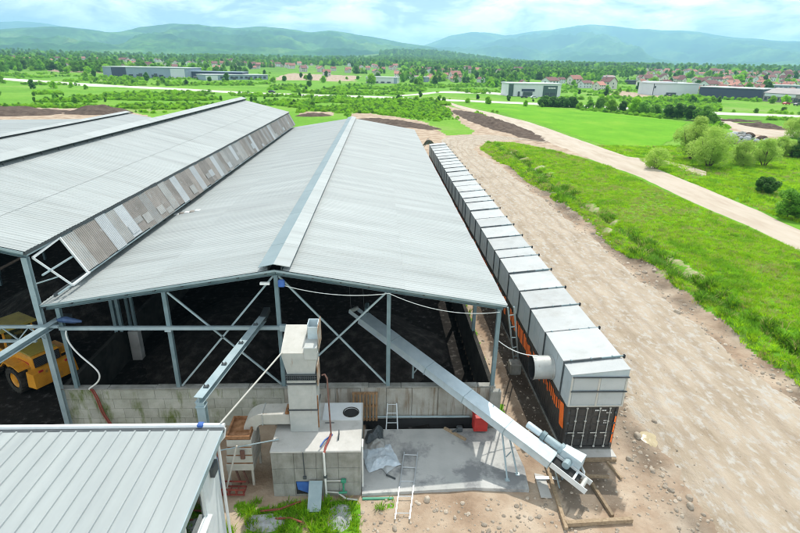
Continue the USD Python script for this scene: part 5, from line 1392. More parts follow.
for s in (-1, 1):
    MB().beam((3.0, s * .55, 1.75), (4.4, s * .60, 1.35), .14, .34).beam((4.4, s * .60, 1.35), (5.0, s * .62, .55), .14, .28).build('boom_arm', 'yellow_paint', ld)
MB().tube([(2.6, 0, 1.5), (4.3, 0, 1.5)], .08, 9).build('ram', 'rod_steel', ld)
bp = [(4.95, .15), (5.95, .05), (5.97, .10), (5.1, .25), (4.95, .55), (4.98, 1.05), (5.25, 1.30), (5.22, 1.36), (4.9, 1.10), (4.86, .5)]
MB().prism(bp, (0, -1.35, 0), (1, 0, 0), (0, 0, 1), (0, 2.7, 0)).prism([(4.96, .2), (5.93, .1), (5.25, 1.3), (4.97, 1.0)], (0, -1.36, 0), (1, 0, 0), (0, 0, 1), (0, .03, 0)).prism([(4.96, .2), (5.93, .1), (5.25, 1.3), (4.97, 1.0)], (0, 1.33, 0), (1, 0, 0), (0, 0, 1), (0, .03, 0)).build('bucket', 'dark_steel', ld)
for s in (-.7, .7):
    MB().cbox((-1.80, s - .12, 1.56), (-1.72, s + .12, 1.68), .02).build('tail_light', 'red_paint', ld)
MB().prism([(-.9, 1.75), (.2, 1.75), (.12, 1.92), (-.9, 1.92)], (0, .803, 0), (1, 0, 0), (0, 0, 1), (0, .003, 0)).build('side_stripe', 'red_paint', ld)

# ------------------------------------------------------------------ far buildings
def T(u, v):
    """ground point seen at a photo pixel, on the rolling terrain"""
    d = raydir(u, v)
    d = d / np.hypot(d[0], d[1])
    r = np.arange(60, 2500, 1.5)
    z = CAM_H + d[2] * r
    g = hgt(d[0] * r, d[1] * r)
    k = np.argmax(z < g)
    k = k if z[k] < g[k] else len(r) - 1
    return np.array([d[0] * r[k], d[1] * r[k], g[k]])


def AZ(u, r):
    d = raydir(u, 66)
    d = d[:2] / np.hypot(d[0], d[1])
    return d * r


def block(name, label, cat, p, q, h, depth, wall, roof, sections=(), windows=(), doors=(), gable=0.0, over=.4, bars=()):
    """building whose front runs from p to q; sections/windows/doors given as fractions along the front and metres up"""
    p, q = np.asarray(p, float), np.asarray(q, float)
    zb = min(p[2], q[2])
    w = np.linalg.norm(q[:2] - p[:2])
    ang = math.atan2(q[1] - p[1], q[0] - p[0])
    t = thing(name, label, cat, (p[0], p[1], zb), ang)
    MB().box((0, 0, -3), (w, depth, h)).build('wall', wall, t)
    if gable:
        MB().prism([(-over, h - .05), (depth + over, h - .05), (depth / 2, h + gable)], (-over, 0, 0), (0, 1, 0), (0, 0, 1), (w + 2 * over, 0, 0)).build('roof', roof, t)
    else:
        MB().box((-over, -over, h + .003), (w + over, depth + over, h + .5)).build('roof', roof, t)
    for a, b, z0, z1, m_ in sections:
        MB().box((a * w, -.25, z0), (b * w, -.003, z1)).build('wall_panel', m_, t)
    for a, b, z0, z1 in windows:
        MB().box((a * w, -.32, z0), (b * w, -.254, z1)).build('window', 'window_dark', t)
    for a, b, z1 in doors:
        MB().box((a * w, -.36, -2), (b * w, -.26, z1)).build('door', 'dark_steel', t)
    for a, b, z0, z1 in bars:
        MB().box((a * w, -.5, z0), (b * w, -.33, z1)).build('sign_mark', 'white_print', t)
    return t


block('warehouse', 'large blue grey warehouse with a dark end bay, leftmost of the far industrial buildings', 'warehouse', T(104, 76.6), T(188, 78.8), 9.0, 40, 'blue_grey_clad', 'pale_clad',
      [(.0, .10, 0, 6, 'blue_grey_clad'), (.10, .27, 0, 9.2, 'navy_clad'), (.80, .97, 0, 8.4, 'pale_clad')], [(.3 + .09 * k, .35 + .09 * k, 1, 3) for k in range(5)], [(.42, .46, 4), (.60, .64, 4)])
block('warehouse', 'dark blue grey warehouse behind the long low building with many windows', 'warehouse', T(188, 78.2), T(243, 79.6), 6.2, 26, 'navy_clad', 'blue_grey_clad', [(.1, .9, 1, 2.4, 'grey_brown_clad')])
block('workshop', 'long low pale building with a row of dark windows left of the middle distance', 'workshop', T(206, 80.6), T(268, 79.6), 4.6, 18, 'blue_grey_clad', 'white_clad', [(.0, .18, 0, 4.2, 'pale_clad')],
      [(.22 + .078 * k, .262 + .078 * k, 1.6, 3.4) for k in range(10)], [(.42, .46, 3), (.66, .7, 3)])
block('warehouse', 'small white flat warehouse in the fields above the hall ridge', 'warehouse', T(366, 83.2), T(397, 83.8), 5.2, 18, 'white_clad', 'white_clad', [(.9, 1.0, 0, 5, 'blue_grey_clad')], [(.08 + .2 * k, .2 + .2 * k, .5, 1.6) for k in range(4)], [(.02, .07, 3.2)])
block('showroom', 'white showroom building with dark green sign bay beside the highway', 'showroom', T(508, 96.2), T(560, 97.2), 7.6, 22, 'white_clad', 'pale_clad', [(.0, .09, 0, 7.4, 'dark_green_clad'), (.66, .93, 0, 6.7, 'dark_green_clad'), (.25, .5, 3.2, 4.6, 'navy_clad')],
      [(.28, .46, .5, 2.9), (.70, .78, .4, 2.6), (.80, .9, .4, 2.6)], [(.18, .22, 3)], bars=[(.75 + .021 * k, .765 + .021 * k, 5.0, 5.8) for k in range(7)])
block('warehouse', 'pale grey warehouse with a dark left end beside the navy hall', 'warehouse', T(652, 95.4), T(697, 96.4), 8.2, 24, 'pale_clad', 'white_clad', [(.0, .012, 0, 8.1, 'dark_steel')], [(.02, .05, 5, 6.5)], [(.3, .52, 2.2)])
block('warehouse', 'small pale annex with dark door at the left end of the grey warehouse', 'warehouse', T(641, 93.6), T(651, 95.2), 8.6, 16, 'pale_clad', 'white_clad', [(.0, .15, 0, 8.3, 'dark_steel')], [], [(.45, .8, 3.6)])
block('warehouse', 'dark navy warehouse with pale roof among the right industrial buildings', 'warehouse', T(698, 97.6), T(760, 101.0), 6.9, 22, 'navy_clad', 'white_clad', [], [(.70, .74, .5, 2.2)], [(.35, .39, 3)])
block('factory', 'grey brown factory with gabled roof and window rows at the right picture edge', 'factory', T(762, 101.2), T(830, 106), 5.2, 20, 'grey_brown_clad', 'grey_brown_clad', [(.02, .5, 3.2, 4.8, 'pale_clad')], [(.03 + .065 * k, .07 + .065 * k, 1.0, 2.6) for k in range(14)], [(.5, .54, 3)], gable=3.0)
block('apartment_house', 'long two storey house with dark window rows behind the factory', 'house', T(767, 93.0), T(797, 94.2), 6.0, 14, 'blue_grey_clad', 'pale_clad', [], [(.05 + .16 * k, .15 + .16 * k, zz, zz + 1.4) for k in range(6) for zz in (1.0, 3.6)])
block('farm_shed', 'dark barn on the green slope right of the showroom', 'barn', T(604, 82.4), T(615, 82.6), 4.2, 12, 'blue_grey_clad', 'grey_brown_clad', [], [(.2, .4, 1, 2.6), (.6, .8, 1, 2.6)], gable=2.5)
block('farm_shed', 'dark low shed left of the grey warehouse on the slope', 'barn', T(625, 84.2), T(640, 84.8), 3.4, 12, 'dark_steel', 'navy_clad', [], [(.1, .3, 1, 2.2)])
block('farm_shed', 'pale blue shed at the foot of the wooded belt among the middle houses', 'barn', T(413, 81.8), T(428, 82.2), 4.5, 12, 'blue_grey_clad', 'white_clad', [], [(.2, .4, 1, 2.6)])

# houses of the villages
def house(name, w, d, h, rh, wallm, roofm, label, group):
    t = thing(name, label, 'house', (0, 0, 0), 0.0, group, scale=(1, 1, 1))
    MB().prism([(-d / 2, -3), (d / 2, -3), (d / 2, h), (0, h + rh - .12), (-d / 2, h)], (-w / 2, 0, 0), (0, 1, 0), (0, 0, 1), (w, 0, 0)).build('wall', wallm, t)
    o = .6
    s = rh / (d / 2)
    r = MB().prism([(-d / 2 - o, h - o * s), (0, h + rh), (d / 2 + o, h - o * s), (d / 2 + o, h - o * s + .18), (0, h + rh + .2), (-d / 2 - o, h - o * s + .18)], (-w / 2 - o, 0, 0), (0, 1, 0), (0, 0, 1), (w + 2 * o, 0, 0)).build('roof', roofm, t)
    MB().box((w * .2, .8, h + rh * .4), (w * .2 + .7, 1.5, h + rh + .9)).build('chimney', 'grey_brown_clad', r)
    for fl in range(int(h // 2.8)):
        z = .9 + fl * 2.9
        for sg in (-1, 1):
            for k in range(3):
                x = -w / 2 + w * (k + .5) / 3
                MB().box((x - .6, sg * d / 2 - .04, z), (x + .6, sg * d / 2 + .04, z + 1.3)).build('window', 'window_dark', t)
            MB().box((sg * w / 2 - .04, -.6, z), (sg * w / 2 + .04, .6, z + 1.3)).build('window', 'window_dark', t)
    return t


kinds = [('house', 11, 9, 5.6, 3.2, 'house_wall', 'house_roof'), ('house', 9, 8, 3.2, 3.0, 'house_wall', 'house_roof'), ('house', 13, 9, 5.8, 2.6, 'white_clad', 'house_roof_dark'), ('house', 10, 10, 6.0, 3.6, 'house_wall', 'house_roof_dark'), ('house', 14, 9, 3.4, 3.2, 'house_wall', 'house_roof')]
hrng = np.random.default_rng(77)
placed = []
zones = [((640, 830), (470, 1150), 150, 'right village'), ((408, 522), (560, 900), 46, 'middle village'), ((222, 300), (800, 1350), 40, 'left village'), ((300, 408), (620, 1100), 26, 'middle village'), ((-20, 222), (720, 1300), 52, 'left village'), ((516, 612), (480, 640), 9, 'houses along the wood edge')]
labs = {'right village': 'red roofed house in the village behind the right industrial buildings', 'middle village': 'red roofed house in the village at the foot of the wooded hill', 'left village': 'small red roofed house in the far village on the left', 'houses along the wood edge': 'house at the wood edge behind the showroom'}
protos = {}
for (u0, u1), (r0, r1), n, grp in zones:
    tries = got = 0
    while got < n and tries < n * 30:
        tries += 1
        u = hrng.uniform(u0, u1)
        r = r0 + (r1 - r0) * hrng.random() ** 1.15
        x, y = AZ(u, r)
        if any((x - a) ** 2 + (y - b) ** 2 < 17 ** 2 for a, b in placed):
            continue
        if fbm(np.array([x]), np.array([y]), 140, 2, 88)[0] < -.12:
            continue
        placed.append((x, y)); got += 1
        k = int(hrng.integers(5))
        rot = hrng.choice([0, math.pi / 2]) + math.radians(20) + hrng.normal(0, .2)
        z = float(hgt(x, y)) + .1
        s = hrng.uniform(.58, .82)
        if (k, grp) not in protos:
            kd = kinds[k]
            t = house(kd[0], *kd[1:7], labs[grp], 'houses of the ' + grp if 'village' in grp else grp)
            protos[(k, grp)] = t
            UsdGeom.Xformable(t).GetOrderedXformOps()[0].Set(Gf.Vec3d(x, y, z)); UsdGeom.Xformable(t).GetOrderedXformOps()[1].Set(math.degrees(rot))
        else:
            dup(protos[(k, grp)], (x, y, z), rot, (s, s, s))

# cars
def car(label, paint, x, y, rot):
    t = thing('parked_car', label, 'car', (x, y, float(hgt(x, y)) + .12), rot)
    MB().prism([(-2.1, .35), (2.1, .35), (2.15, .75), (1.3, .95), (.7, 1.42), (-1.1, 1.45), (-1.9, 1.0), (-2.15, .9)], (0, -.85, 0), (1, 0, 0), (0, 0, 1), (0, 1.7, 0)).build('body', paint, t)
    for s in (-1, 1):
        MB().prism([(-1.55, 1.0), (1.0, 1.0), (.6, 1.36), (-1.05, 1.38)], (0, s * .86 - .005, 0), (1, 0, 0), (0, 0, 1), (0, .012, 0)).build('window', 'window_dark', t)
        for xx in (-1.3, 1.35):
            v, f = lathe([(0, -.1), (.33, -.1), (.33, .1), (0, .1)], 14, (xx, s * .80, .33), 'y')
            obj('wheel', (v, f), 'rubber', t)


for lab, paint, u, v, ro in (('dark parked car in front of the grey warehouse', 'car_dark', 671, 96.6, .2), ('dark car on the highway beyond the left hall roof', 'car_dark', 272, 93.2, -.2), ('red parked car before the factory at the right edge', 'car_red', 786, 105.0, .3),
                             ('dark parked car before the factory beside the red car', 'car_dark', 797, 106.0, .3), ('pale parked car before the showroom', 'white_clad', 534, 98.6, .1), ('dark parked car before the showroom', 'car_dark', 524, 98.2, .1)):
    q = T(u, v)
    car(lab, paint, q[0], q[1], ro)

# ------------------------------------------------------------------ earth heaps
def heap_at(name, label, cat, u0, v0, u1, v1, width, h, material, seed, rough=.4, n=56):
    a, b = T(u0, v0), T(u1, v1)
    c = (a + b) / 2
    L_ = np.linalg.norm((b - a)[:2]) / 2
    heap(name, c[0], c[1], L_ * 1.15, width / 2, h, material, label, cat, seed=seed, rough=rough, rot=math.atan2(b[1] - a[1], b[0] - a[0]), n=n, sc=max(1.2, width * .12))


heap_at('soil_heap', 'long dark bank of tipped soil behind the far left hall roof', 'soil heap', -60, 113.5, 62, 113.5, 26, 2.2, 'soil_dark', 101, .35)
heap_at('soil_heap', 'dark bank of tipped soil beyond the ridge of the left hall', 'soil heap', 70, 113, 128, 113.5, 18, 2.4, 'soil_dark', 102, .35)
heap_at('soil_heap', 'small dark soil heap left of the central hall ridge end', 'soil heap', 298, 116.5, 330, 115.5, 7, 1.1, 'soil_dark', 103, .4)
heap_at('soil_heap', 'long rough brown spoil heap between the green strip and the farm track', 'soil heap', 459, 112, 536, 138.5, 11, 1.5, 'soil_dark', 104, .55, 90)
heap_at('soil_heap', 'low brown spoil heap right behind the end of the central hall', 'soil heap', 366, 119, 432, 129, 12, 1.0, 'soil_dark', 105, .5)
heap_at('soil_heap', 'flat brown soil heap behind the pale bend of the dirt spur', 'soil heap', 742, 124.5, 785, 130, 9, 1.2, 'soil_dark', 106, .5)
heap_at('soil_heap', 'low bank of brown soil along the wet patch below the highway on the right', 'soil heap', 690, 121, 760, 121.5, 5, .8, 'soil_dark', 107, .5)


def rockmesh(rng, sub=1):
    m = trimesh.creation.icosphere(subdivisions=sub, radius=1.0)
    v = np.array(m.vertices)
    v = v * (1 + .55 * (meshkit.noise(v * 1.3 + rng.uniform(0, 50, 3), 3) - .5))[:, None] * rng.uniform(.6, 1.1, 3)
    return v, np.array(m.faces)


rk = np.random.default_rng(19)
q = T(741, 142)
rp = thing('rubble_pile', 'grey pile of broken concrete rubble behind the willow bushes', 'rubble pile', tuple(q))
for k in range(70):
    a, d = rk.uniform(0, 2 * math.pi), rk.random() ** .6 * 7.5
    v, f = rockmesh(rk)
    s = rk.uniform(.5, 1.25)
    obj('rubble_block', (v * s * (1, 1, .7) + q + (math.cos(a) * d * 1.3, math.sin(a) * d, max(.1, 2.2 * (1 - d / 7.5))), f), rk.choice(['rubble_grey', 'concrete', 'rubble_grey', 'soil_dark']), rp)

rocks = [MB() for _ in range(4)]
rprot = []
for k in range(46):
    if k < 16:
        x, y, s = rk.uniform(-.5, 7.5), rk.uniform(12, 17), rk.uniform(.09, .22)
    elif k < 30:
        x, y, s = rk.normal(13.0, .9), rk.uniform(15, 32), rk.uniform(.10, .26)
    else:
        x, y, s = rk.normal(24.2, .9), rk.uniform(15, 70), rk.uniform(.14, .36)
    z = float(hgt(x, y)) + s * .15
    if k < 3:
        v, f = rockmesh(rk, 2)
        lab = ('pale field stone lying on the churned soil of the yard', 'pale field stone lying on the churned soil of the yard', 'pale field stone lying on the churned soil of the yard')[k]
        t = thing('field_stone', lab, 'stone', (x, y, z), rk.uniform(0, 6), 'field stones scattered on the soil', scale=(s, s, s))
        obj('stone_body', (v, f), 'stone', t)
        rprot.append(t)
    else:
        dup(rprot[k % 3], (x, y, z), rk.uniform(0, 6), (s * rk.uniform(.8, 1.3), s, s * rk.uniform(.6, 1)))

# ------------------------------------------------------------------ instanced ground cover
def scatter(name, meshes, pos, scale, rot, which, tilt=0.0, seed=0):
    """one PointInstancer of small meshes [(verts, faces, material)]"""
    pi = UsdGeom.PointInstancer.Define(stage, uniq('/World/' + name))
    base = str(pi.GetPath())
    tg = []
    for k, (v, f, mt) in enumerate(meshes):
        p = f'{base}/{name}_clump_{k + 1:03d}' if k else f'{base}/{name}_clump'
        usdkit.mesh(stage, p, (v, f), '/World/Looks/' + mt)
        tg.append(p)
    pi.CreatePrototypesRel().SetTargets(tg)
    n = len(pos)
    pi.CreatePositionsAttr(Vt.Vec3fArray.FromNumpy(np.asarray(pos, np.float32)))
    pi.CreateProtoIndicesAttr(Vt.IntArray.FromNumpy(np.asarray(which, np.int32)))
    sc = np.asarray(scale, np.float32)
    if sc.ndim == 1:
        sc = np.repeat(sc[:, None], 3, 1)
    pi.CreateScalesAttr(Vt.Vec3fArray.FromNumpy(sc))
    rot = np.asarray(rot)
    qs = np.zeros((n, 4), np.float32)  # i j k r
    qs[:, 2], qs[:, 3] = np.sin(rot / 2), np.cos(rot / 2)
    pi.CreateOrientationsAttr(Vt.QuathArray([Gf.Quath(float(a[3]), float(a[0]), float(a[1]), float(a[2])) for a in qs]))
    meta(pi.GetPrim(), kind='stuff')
    return pi


def tuft(rng, n, h, spread, width):
    v, f = [], []
    for k in range(n):
        a, r = rng.uniform(0, 6.28), spread * math.sqrt(rng.random())
        b = np.array([r * math.cos(a), r * math.sin(a), -.02])
        th = rng.uniform(0, 6.28)
        side = np.array([math.cos(th), math.sin(th), 0]) * width * rng.uniform(.6, 1.2)
        hh = h * rng.uniform(.5, 1.1)
        lean = np.array([math.cos(a), math.sin(a), 0]) * hh * rng.uniform(.1, .9)
        mid_ = b + np.array([0, 0, hh * .6]) + lean * .35
        top = b + np.array([0, 0, hh * .95]) + lean
        i = len(v)
        v += [b - side, b + side, mid_ + side * .8, mid_ - side * .8, top]
        f += [[i, i + 1, i + 2], [i, i + 2, i + 3], [i + 3, i + 2, i + 4]]
    return np.array(v), np.array(f)


g = np.random.default_rng(101)
tufts = [(*tuft(g, 26, .30, .22, .022), 'grass_blade'), (*tuft(g, 22, .22, .25, .025), 'grass_blade'), (*tuft(g, 20, .36, .20, .028), 'weed_leaf'), (*tuft(g, 14, .34, .2, .016), 'dry_blade'), (*tuft(g, 24, .34, .22, .03), 'ditch_leaf')]


def grass_region(name, x0, x1, y0, y1, dens, s0, s1, weights, keep=None):
    n = int((x1 - x0) * (y1 - y0) * dens)
    x, y = g.uniform(x0, x1, n), g.uniform(y0, y1, n)
    ok = soil(x, y) < .5
    if keep is not None:
        ok &= keep(x, y)
    ok &= fbm(x, y, 3.0, 3, 55) > g.uniform(-.62, .1, n)
    x, y = x[ok], y[ok]
    n = len(x)
    # patches of weeds and of dry grass
    wv = fbm(x, y, 4.0, 3, 56)
    which = g.choice(4, n, p=weights)
    which = np.where((wv > .16) & (g.random(n) < .6), 2, which)
    which = np.where((wv < -.10) & (g.random(n) < .45), 3, which)
    scatter(name, tufts, np.stack([x, y, hgt(x, y)], 1), g.uniform(s0, s1, n) * (1 + .8 * np.clip(wv, -.3, .5)), g.uniform(0, 6.28, n), which)


grass_region('verge_grass', 22.5, 45, 14, 80, 22, .5, 1.15, [.38, .30, .12, .20], keep=lambda x, y: x < 43.6 + .0 * y)
grass_region('verge_grass_beyond', 20, 45, 80, 132, 11, .8, 1.6, [.38, .32, .13, .17], keep=lambda x, y: x < 43.2 - np.clip(y - 95, 0, 60) * .25)
inroad = Polygon([G(u, v0) for u, v0, v1 in up] + [G(u, v1) for u, v0, v1 in up[::-1]])
grass_region('roadside_grass', 50, 105, 48, 125, 5, .9, 1.9, [.5, .35, .12, .03], keep=lambda x, y: ~shapely.contains_xy(inroad, x, y) & (x > 51.5))
grass_region('yard_weeds', -7, 1, 14, 17.3, 38, .45, 1.0, [.2, .2, .5, .1])
grass_region('alley_weeds', 6.1, 7.1, 22, 60, 9, .5, 1.3, [.3, .3, .4, 0], keep=lambda x, y: fbm(x, y, 1.6, 3, 57) > .0)
# ditch weeds
n = 6500
yy = g.uniform(16, 118, n)
xx = 27.4 + 1.1 * fbm(0 * yy, yy, 9, 3, 11) + g.normal(0, .75, n)
ok = fbm(xx, yy, 2.6, 4, 58) > .02
xx, yy = xx[ok], yy[ok]
scatter('ditch_weeds', tufts, np.stack([xx, yy, hgt(xx, yy)], 1), g.uniform(.8, 2.0, len(xx)), g.uniform(0, 6.28, len(xx)), g.choice([4, 2, 4, 3, 4], len(xx)))

# gravel and clods
gm = []
for k in range(4):
    v, f = rockmesh(g, 1)
    gm.append((v, f, 'stone'))
P_ = []
def gravel(n, fx, fy, s0, s1):
    x, y = fx(n), fy(n)
    P_.append(np.stack([x, y, hgt(x, y), s0 * (s1 / s0) ** (g.random(n) ** 2)], 1))


gravel(1568, lambda n: g.uniform(-.8, 8.0, n), lambda n: g.uniform(10.5, 17.0, n), .015, .10)
gravel(1273, lambda n: g.normal(13.0, .8, n), lambda n: g.uniform(11, 45, n), .02, .13)
gravel(1764, lambda n: g.normal(23.7, .75, n), lambda n: g.uniform(12, 90, n), .025, .16)
gravel(588, lambda n: g.uniform(7.6, 13, n), lambda n: g.uniform(12, 19, n), .015, .09)
gravel(560, lambda n: g.uniform(6.2, 8.8, n), lambda n: g.uniform(19, 50, n), .02, .11)
P_ = np.vstack(P_)
ok = ~((P_[:, 1] > 17.0) & (P_[:, 0] < 6.9) & (P_[:, 1] < 21.5))
P_ = P_[ok]
scatter('gravel', gm, P_[:, :3], P_[:, 3], g.uniform(0, 6.28, len(P_)), g.integers(0, 4, len(P_)))
x, y = g.uniform(14.2, 23.2, 2600), g.uniform(10, 70, 2600)
scatter('road_gravel', gm, np.stack([x, y, hgt(x, y) + .14], 1), .012 * 4.5 ** (g.random(2600) ** 2.5), g.uniform(0, 6.28, 2600), g.integers(0, 4, 2600))

# ------------------------------------------------------------------ trees and bushes
def crown(rng, blobs, n, size, up=0.35, asp=.55):
    """leaf shaped faces spread over clumps; blobs = (x, y, z, r)"""
    B = np.array(blobs, float)
    pr = B[:, 3] ** 2; pr /= pr.sum()
    k = rng.choice(len(B), n, p=pr)
    d = rng.normal(size=(n, 3)); d /= np.linalg.norm(d, axis=1, keepdims=True)
    rad = B[k, 3] * rng.uniform(.35, 1.06, n) ** .6
    c = B[k, :3] + d * rad[:, None] * (1, 1, .9)
    nrm = d * .7 + rng.normal(size=(n, 3)) * .6 + (0, 0, up)
    nrm /= np.linalg.norm(nrm, axis=1, keepdims=True)
    a = np.cross(nrm, rng.normal(size=(n, 3))); a /= np.linalg.norm(a, axis=1, keepdims=True)
    b = np.cross(nrm, a)
    s = size * rng.uniform(.6, 1.3, n)[:, None]
    v = np.stack([c - a * s, c + b * s * asp + nrm * s * .12, c + a * s, c - b * s * asp + nrm * s * .12], 1).reshape(-1, 3)
    i = np.arange(n) * 4
    return v, np.vstack([np.stack([i, i + 1, i + 2], 1), np.stack([i, i + 2, i + 3], 1)])


def blobs_for(rng, w, h, base, n, r, top=1.0):
    out = []
    for k in range(n):
        a = rng.uniform(0, 6.28); t = rng.random()
        z = base + (h - base) * (.10 + .82 * t)
        e = math.sqrt(max(.05, 1 - (2 * (t - .42)) ** 2 * .85 / top))
        rr_ = w / 2 * e * rng.uniform(.25, .85)
        out.append((rr_ * math.cos(a), rr_ * math.sin(a), z, r * rng.uniform(.65, 1.3)))
    return out


def limbs(rng, h, base, blobs, r0):
    m = MB()
    top = np.array([rng.normal(0, .03) * h, rng.normal(0, .03) * h, h * .72])
    m.tube([(0, 0, -.3), (0.02 * h, 0, base * .6 + .1), top * .6, top], [r0, r0 * .8, r0 * .5, r0 * .2], 7)
    for b in blobs[:9]:
        s = np.array([0, 0, base + (b[2] - base) * .35])
        e = np.array(b[:3])
        m.tube([s, (s + e) / 2 + (0, 0, -.04 * h), e], [r0 * .45, r0 * .3, r0 * .1], 5)
    return m


def tree(name, label, cat, loc, mt, w, h, base, nb, rb, nl, ls, seed, group=None, multi=False, scale=1.0, rot=0.0, asp=.55):
    rng_ = np.random.default_rng(seed)
    t = thing(name, label, cat, loc, rot, group, scale=(scale, scale, scale))
    bl = blobs_for(rng_, w, h, base, nb, rb)
    m = limbs(rng_, h, base, bl, max(.05, h * .022))
    if multi:
        for k in range(5):
            a = k * 1.3 + rng_.uniform(0, .5)
            m.tube([(.1 * math.cos(a), .1 * math.sin(a), -.2), (w * .16 * math.cos(a), w * .16 * math.sin(a), h * .3), (w * .28 * math.cos(a), w * .28 * math.sin(a), h * .7)], [h * .016, h * .012, h * .004], 5)
    m.build('trunk', 'bark', t)
    obj('crown', crown(rng_, bl, nl, ls, asp=asp), mt, t)
    return t


def gp(u, v):
    q = T(u, v)
    return (q[0], q[1], q[2] - .05)


tree('willow_bush', 'largest pale willow bush, left and rear of the pair beside the farm track', 'bush', gp(691, 160), 'leaf_willow', 8.6, 8.6, .8, 60, 1.15, 15000, .17, 201, multi=True, asp=.35)
tree('willow_bush', 'round pale willow bush in front of the largest one', 'bush', gp(708, 168), 'leaf_willow', 8.2, 7.6, .5, 60, 1.1, 15000, .16, 202, multi=True, asp=.35)
tree('willow_bush', 'sparse small willow bush standing left of the two big ones', 'bush', gp(655, 169.5), 'leaf_willow', 6.0, 3.9, .6, 34, .6, 4200, .15, 203, multi=True, asp=.35)
tree('willow_bush', 'mid sized pale willow bush right of the big pair', 'bush', gp(741, 167), 'leaf_willow', 5.6, 5.0, .5, 40, .8, 8000, .15, 204, multi=True, asp=.35)
tree('willow_bush', 'pale fan shaped willow bush, right neighbour of the mid sized one', 'bush', gp(763, 167.5), 'leaf_willow', 6.2, 5.2, .9, 40, .8, 7500, .15, 205, multi=True, asp=.35)
tree('willow_bush', 'broad pale willow bush at the right edge below the dirt spur', 'bush', gp(796, 138), 'leaf_willow', 9.5, 5.4, .3, 50, 1.1, 9000, .18, 206, multi=True, asp=.4)
tree('willow_bush', 'pale willow bush at the right edge beside the round dark bush', 'bush', gp(781, 157), 'leaf_willow', 5.5, 4.2, .4, 36, .8, 6500, .16, 207, multi=True, asp=.4)
tree('dark_bush', 'round dark green bush at the right picture edge', 'bush', gp(799, 158.5), 'leaf_dark', 5.6, 4.4, .3, 36, .8, 7000, .17, 208)
tree('dark_bush', 'low dark green bush on the grass between the willows and the farm track', 'bush', gp(764, 194.5), 'leaf_dark', 4.6, 2.4, .2, 34, .5, 5200, .14, 209)
tree('leafy_bush', 'bright leafy bush beside the farm track near the right edge', 'bush', gp(786, 219), 'leaf_mid', 3.8, 3.7, .3, 40, .5, 6500, .13, 210)
tree('leafy_bush', 'small leafy bush at the right edge beside the farm track', 'bush', gp(800, 222), 'leaf_mid', 2.6, 2.6, .2, 26, .45, 3500, .12, 211)
for k, (u, v) in enumerate(((545, 106.6), (553, 106.9), (562, 107.2), (571, 107.5))):
    tree('dark_bush', f'{("first", "second", "third", "fourth")[k]} from the left of the dark clipped bushes before the showroom', 'bush', gp(u, v), 'leaf_dark', 8.5, 4.4, .1, 40, 1.0, 2600, .42, 220 + k, 'dark bushes before the showroom')
# trees along the meadow's upper edge
row = [(600, 110, 4.0), (611, 112, 4.8), (622, 112.5, 6.0), (634, 114, 6.4), (643, 115, 5.2), (655, 116, 4.6), (668, 118.4, 5.4), (677, 119, 6.2), (688, 120, 5.6), (697, 121.5, 5.0), (704, 122, 5.8), (712, 124.5, 3.6), (580, 109, 3.0), (590, 109.6, 3.4)]
p0 = None
for k, (u, v, h) in enumerate(row):
    q = gp(u, v)
    lab = ('mid green', 'bright green wide', 'dark green slim')[min(k, 2)] + ' bushy tree in the hedge along the upper edge of the meadow'
    if k == 0:
        p0 = tree('hedge_tree', lab, 'tree', q, 'leaf_mid', 5.4, 5.0, .3, 40, .95, 3200, .26, 230, 'trees in the hedge along the meadow')
    elif k == 1:
        p1 = tree('hedge_tree', lab, 'tree', q, 'leaf_bright', 6.0, 5.0, .3, 40, 1.0, 3200, .27, 231, 'trees in the hedge along the meadow')
    elif k == 2:
        p2 = tree('hedge_tree', lab, 'tree', q, 'leaf_dark', 4.0, 5.0, .3, 40, .75, 3000, .24, 232, 'trees in the hedge along the meadow')
    else:
        s = h / 5.0
        dup((p0, p1, p2)[0 if k % 3 else 1] if k not in (6, 7, 8, 9) else p2, q, k * 1.7, (s, s, s * .95))
# individual shrubs and trees of the middle distance
shr = np.random.default_rng(303)
sets = [
    ('field_shrub', 'dark green shrub in the rough field behind the halls', 'shrub', 'shrubs in the rough field behind the halls', [(shr.uniform(-10, 330), shr.uniform(95, 110)) for _ in range(40)], 'leaf_mid', (1.2, 2.6)),
    ('roadside_shrub', 'green shrub growing beside the highway', 'shrub', 'shrubs beside the highway', [(shr.uniform(280, 800), None) for _ in range(44)], 'leaf_mid', (1.6, 3.6)),
    ('field_tree', 'green tree standing in the fields before the villages', 'tree', 'trees in the fields before the villages', [(shr.uniform(-20, 820), shr.uniform(77, 90)) for _ in range(64)], 'leaf_mid', (2.5, 6.0)),
    ('young_tree', 'bright green young tree among the industrial buildings', 'tree', 'young trees among the industrial buildings', [(shr.uniform(560, 830), shr.uniform(88, 104)) for _ in range(60)], 'leaf_bright', (2.6, 5.5)),
    ('village_tree', 'green tree standing between the village houses', 'tree', 'trees between the village houses', [(shr.choice([shr.uniform(640, 830), shr.uniform(400, 530), shr.uniform(0, 400)]), 'r') for _ in range(190)], 'leaf_mid', (4.5, 9)),
]
clear = [Polygon([T(u, v)[:2] for u, v in ((508, 93), (566, 94), (566, 98), (508, 98))]).buffer(4), Polygon([T(u, v)[:2] for u, v in ((640, 92), (770, 97), (770, 103), (640, 97))]).buffer(3), Polygon([T(u, v)[:2] for u, v in ((100, 75), (270, 78), (270, 82), (100, 79))])]
hw = Polygon([G(u, v0) for u, v0, v1 in fr] + [G(u, v1) for u, v0, v1 in fr[::-1]]).buffer(1.0)
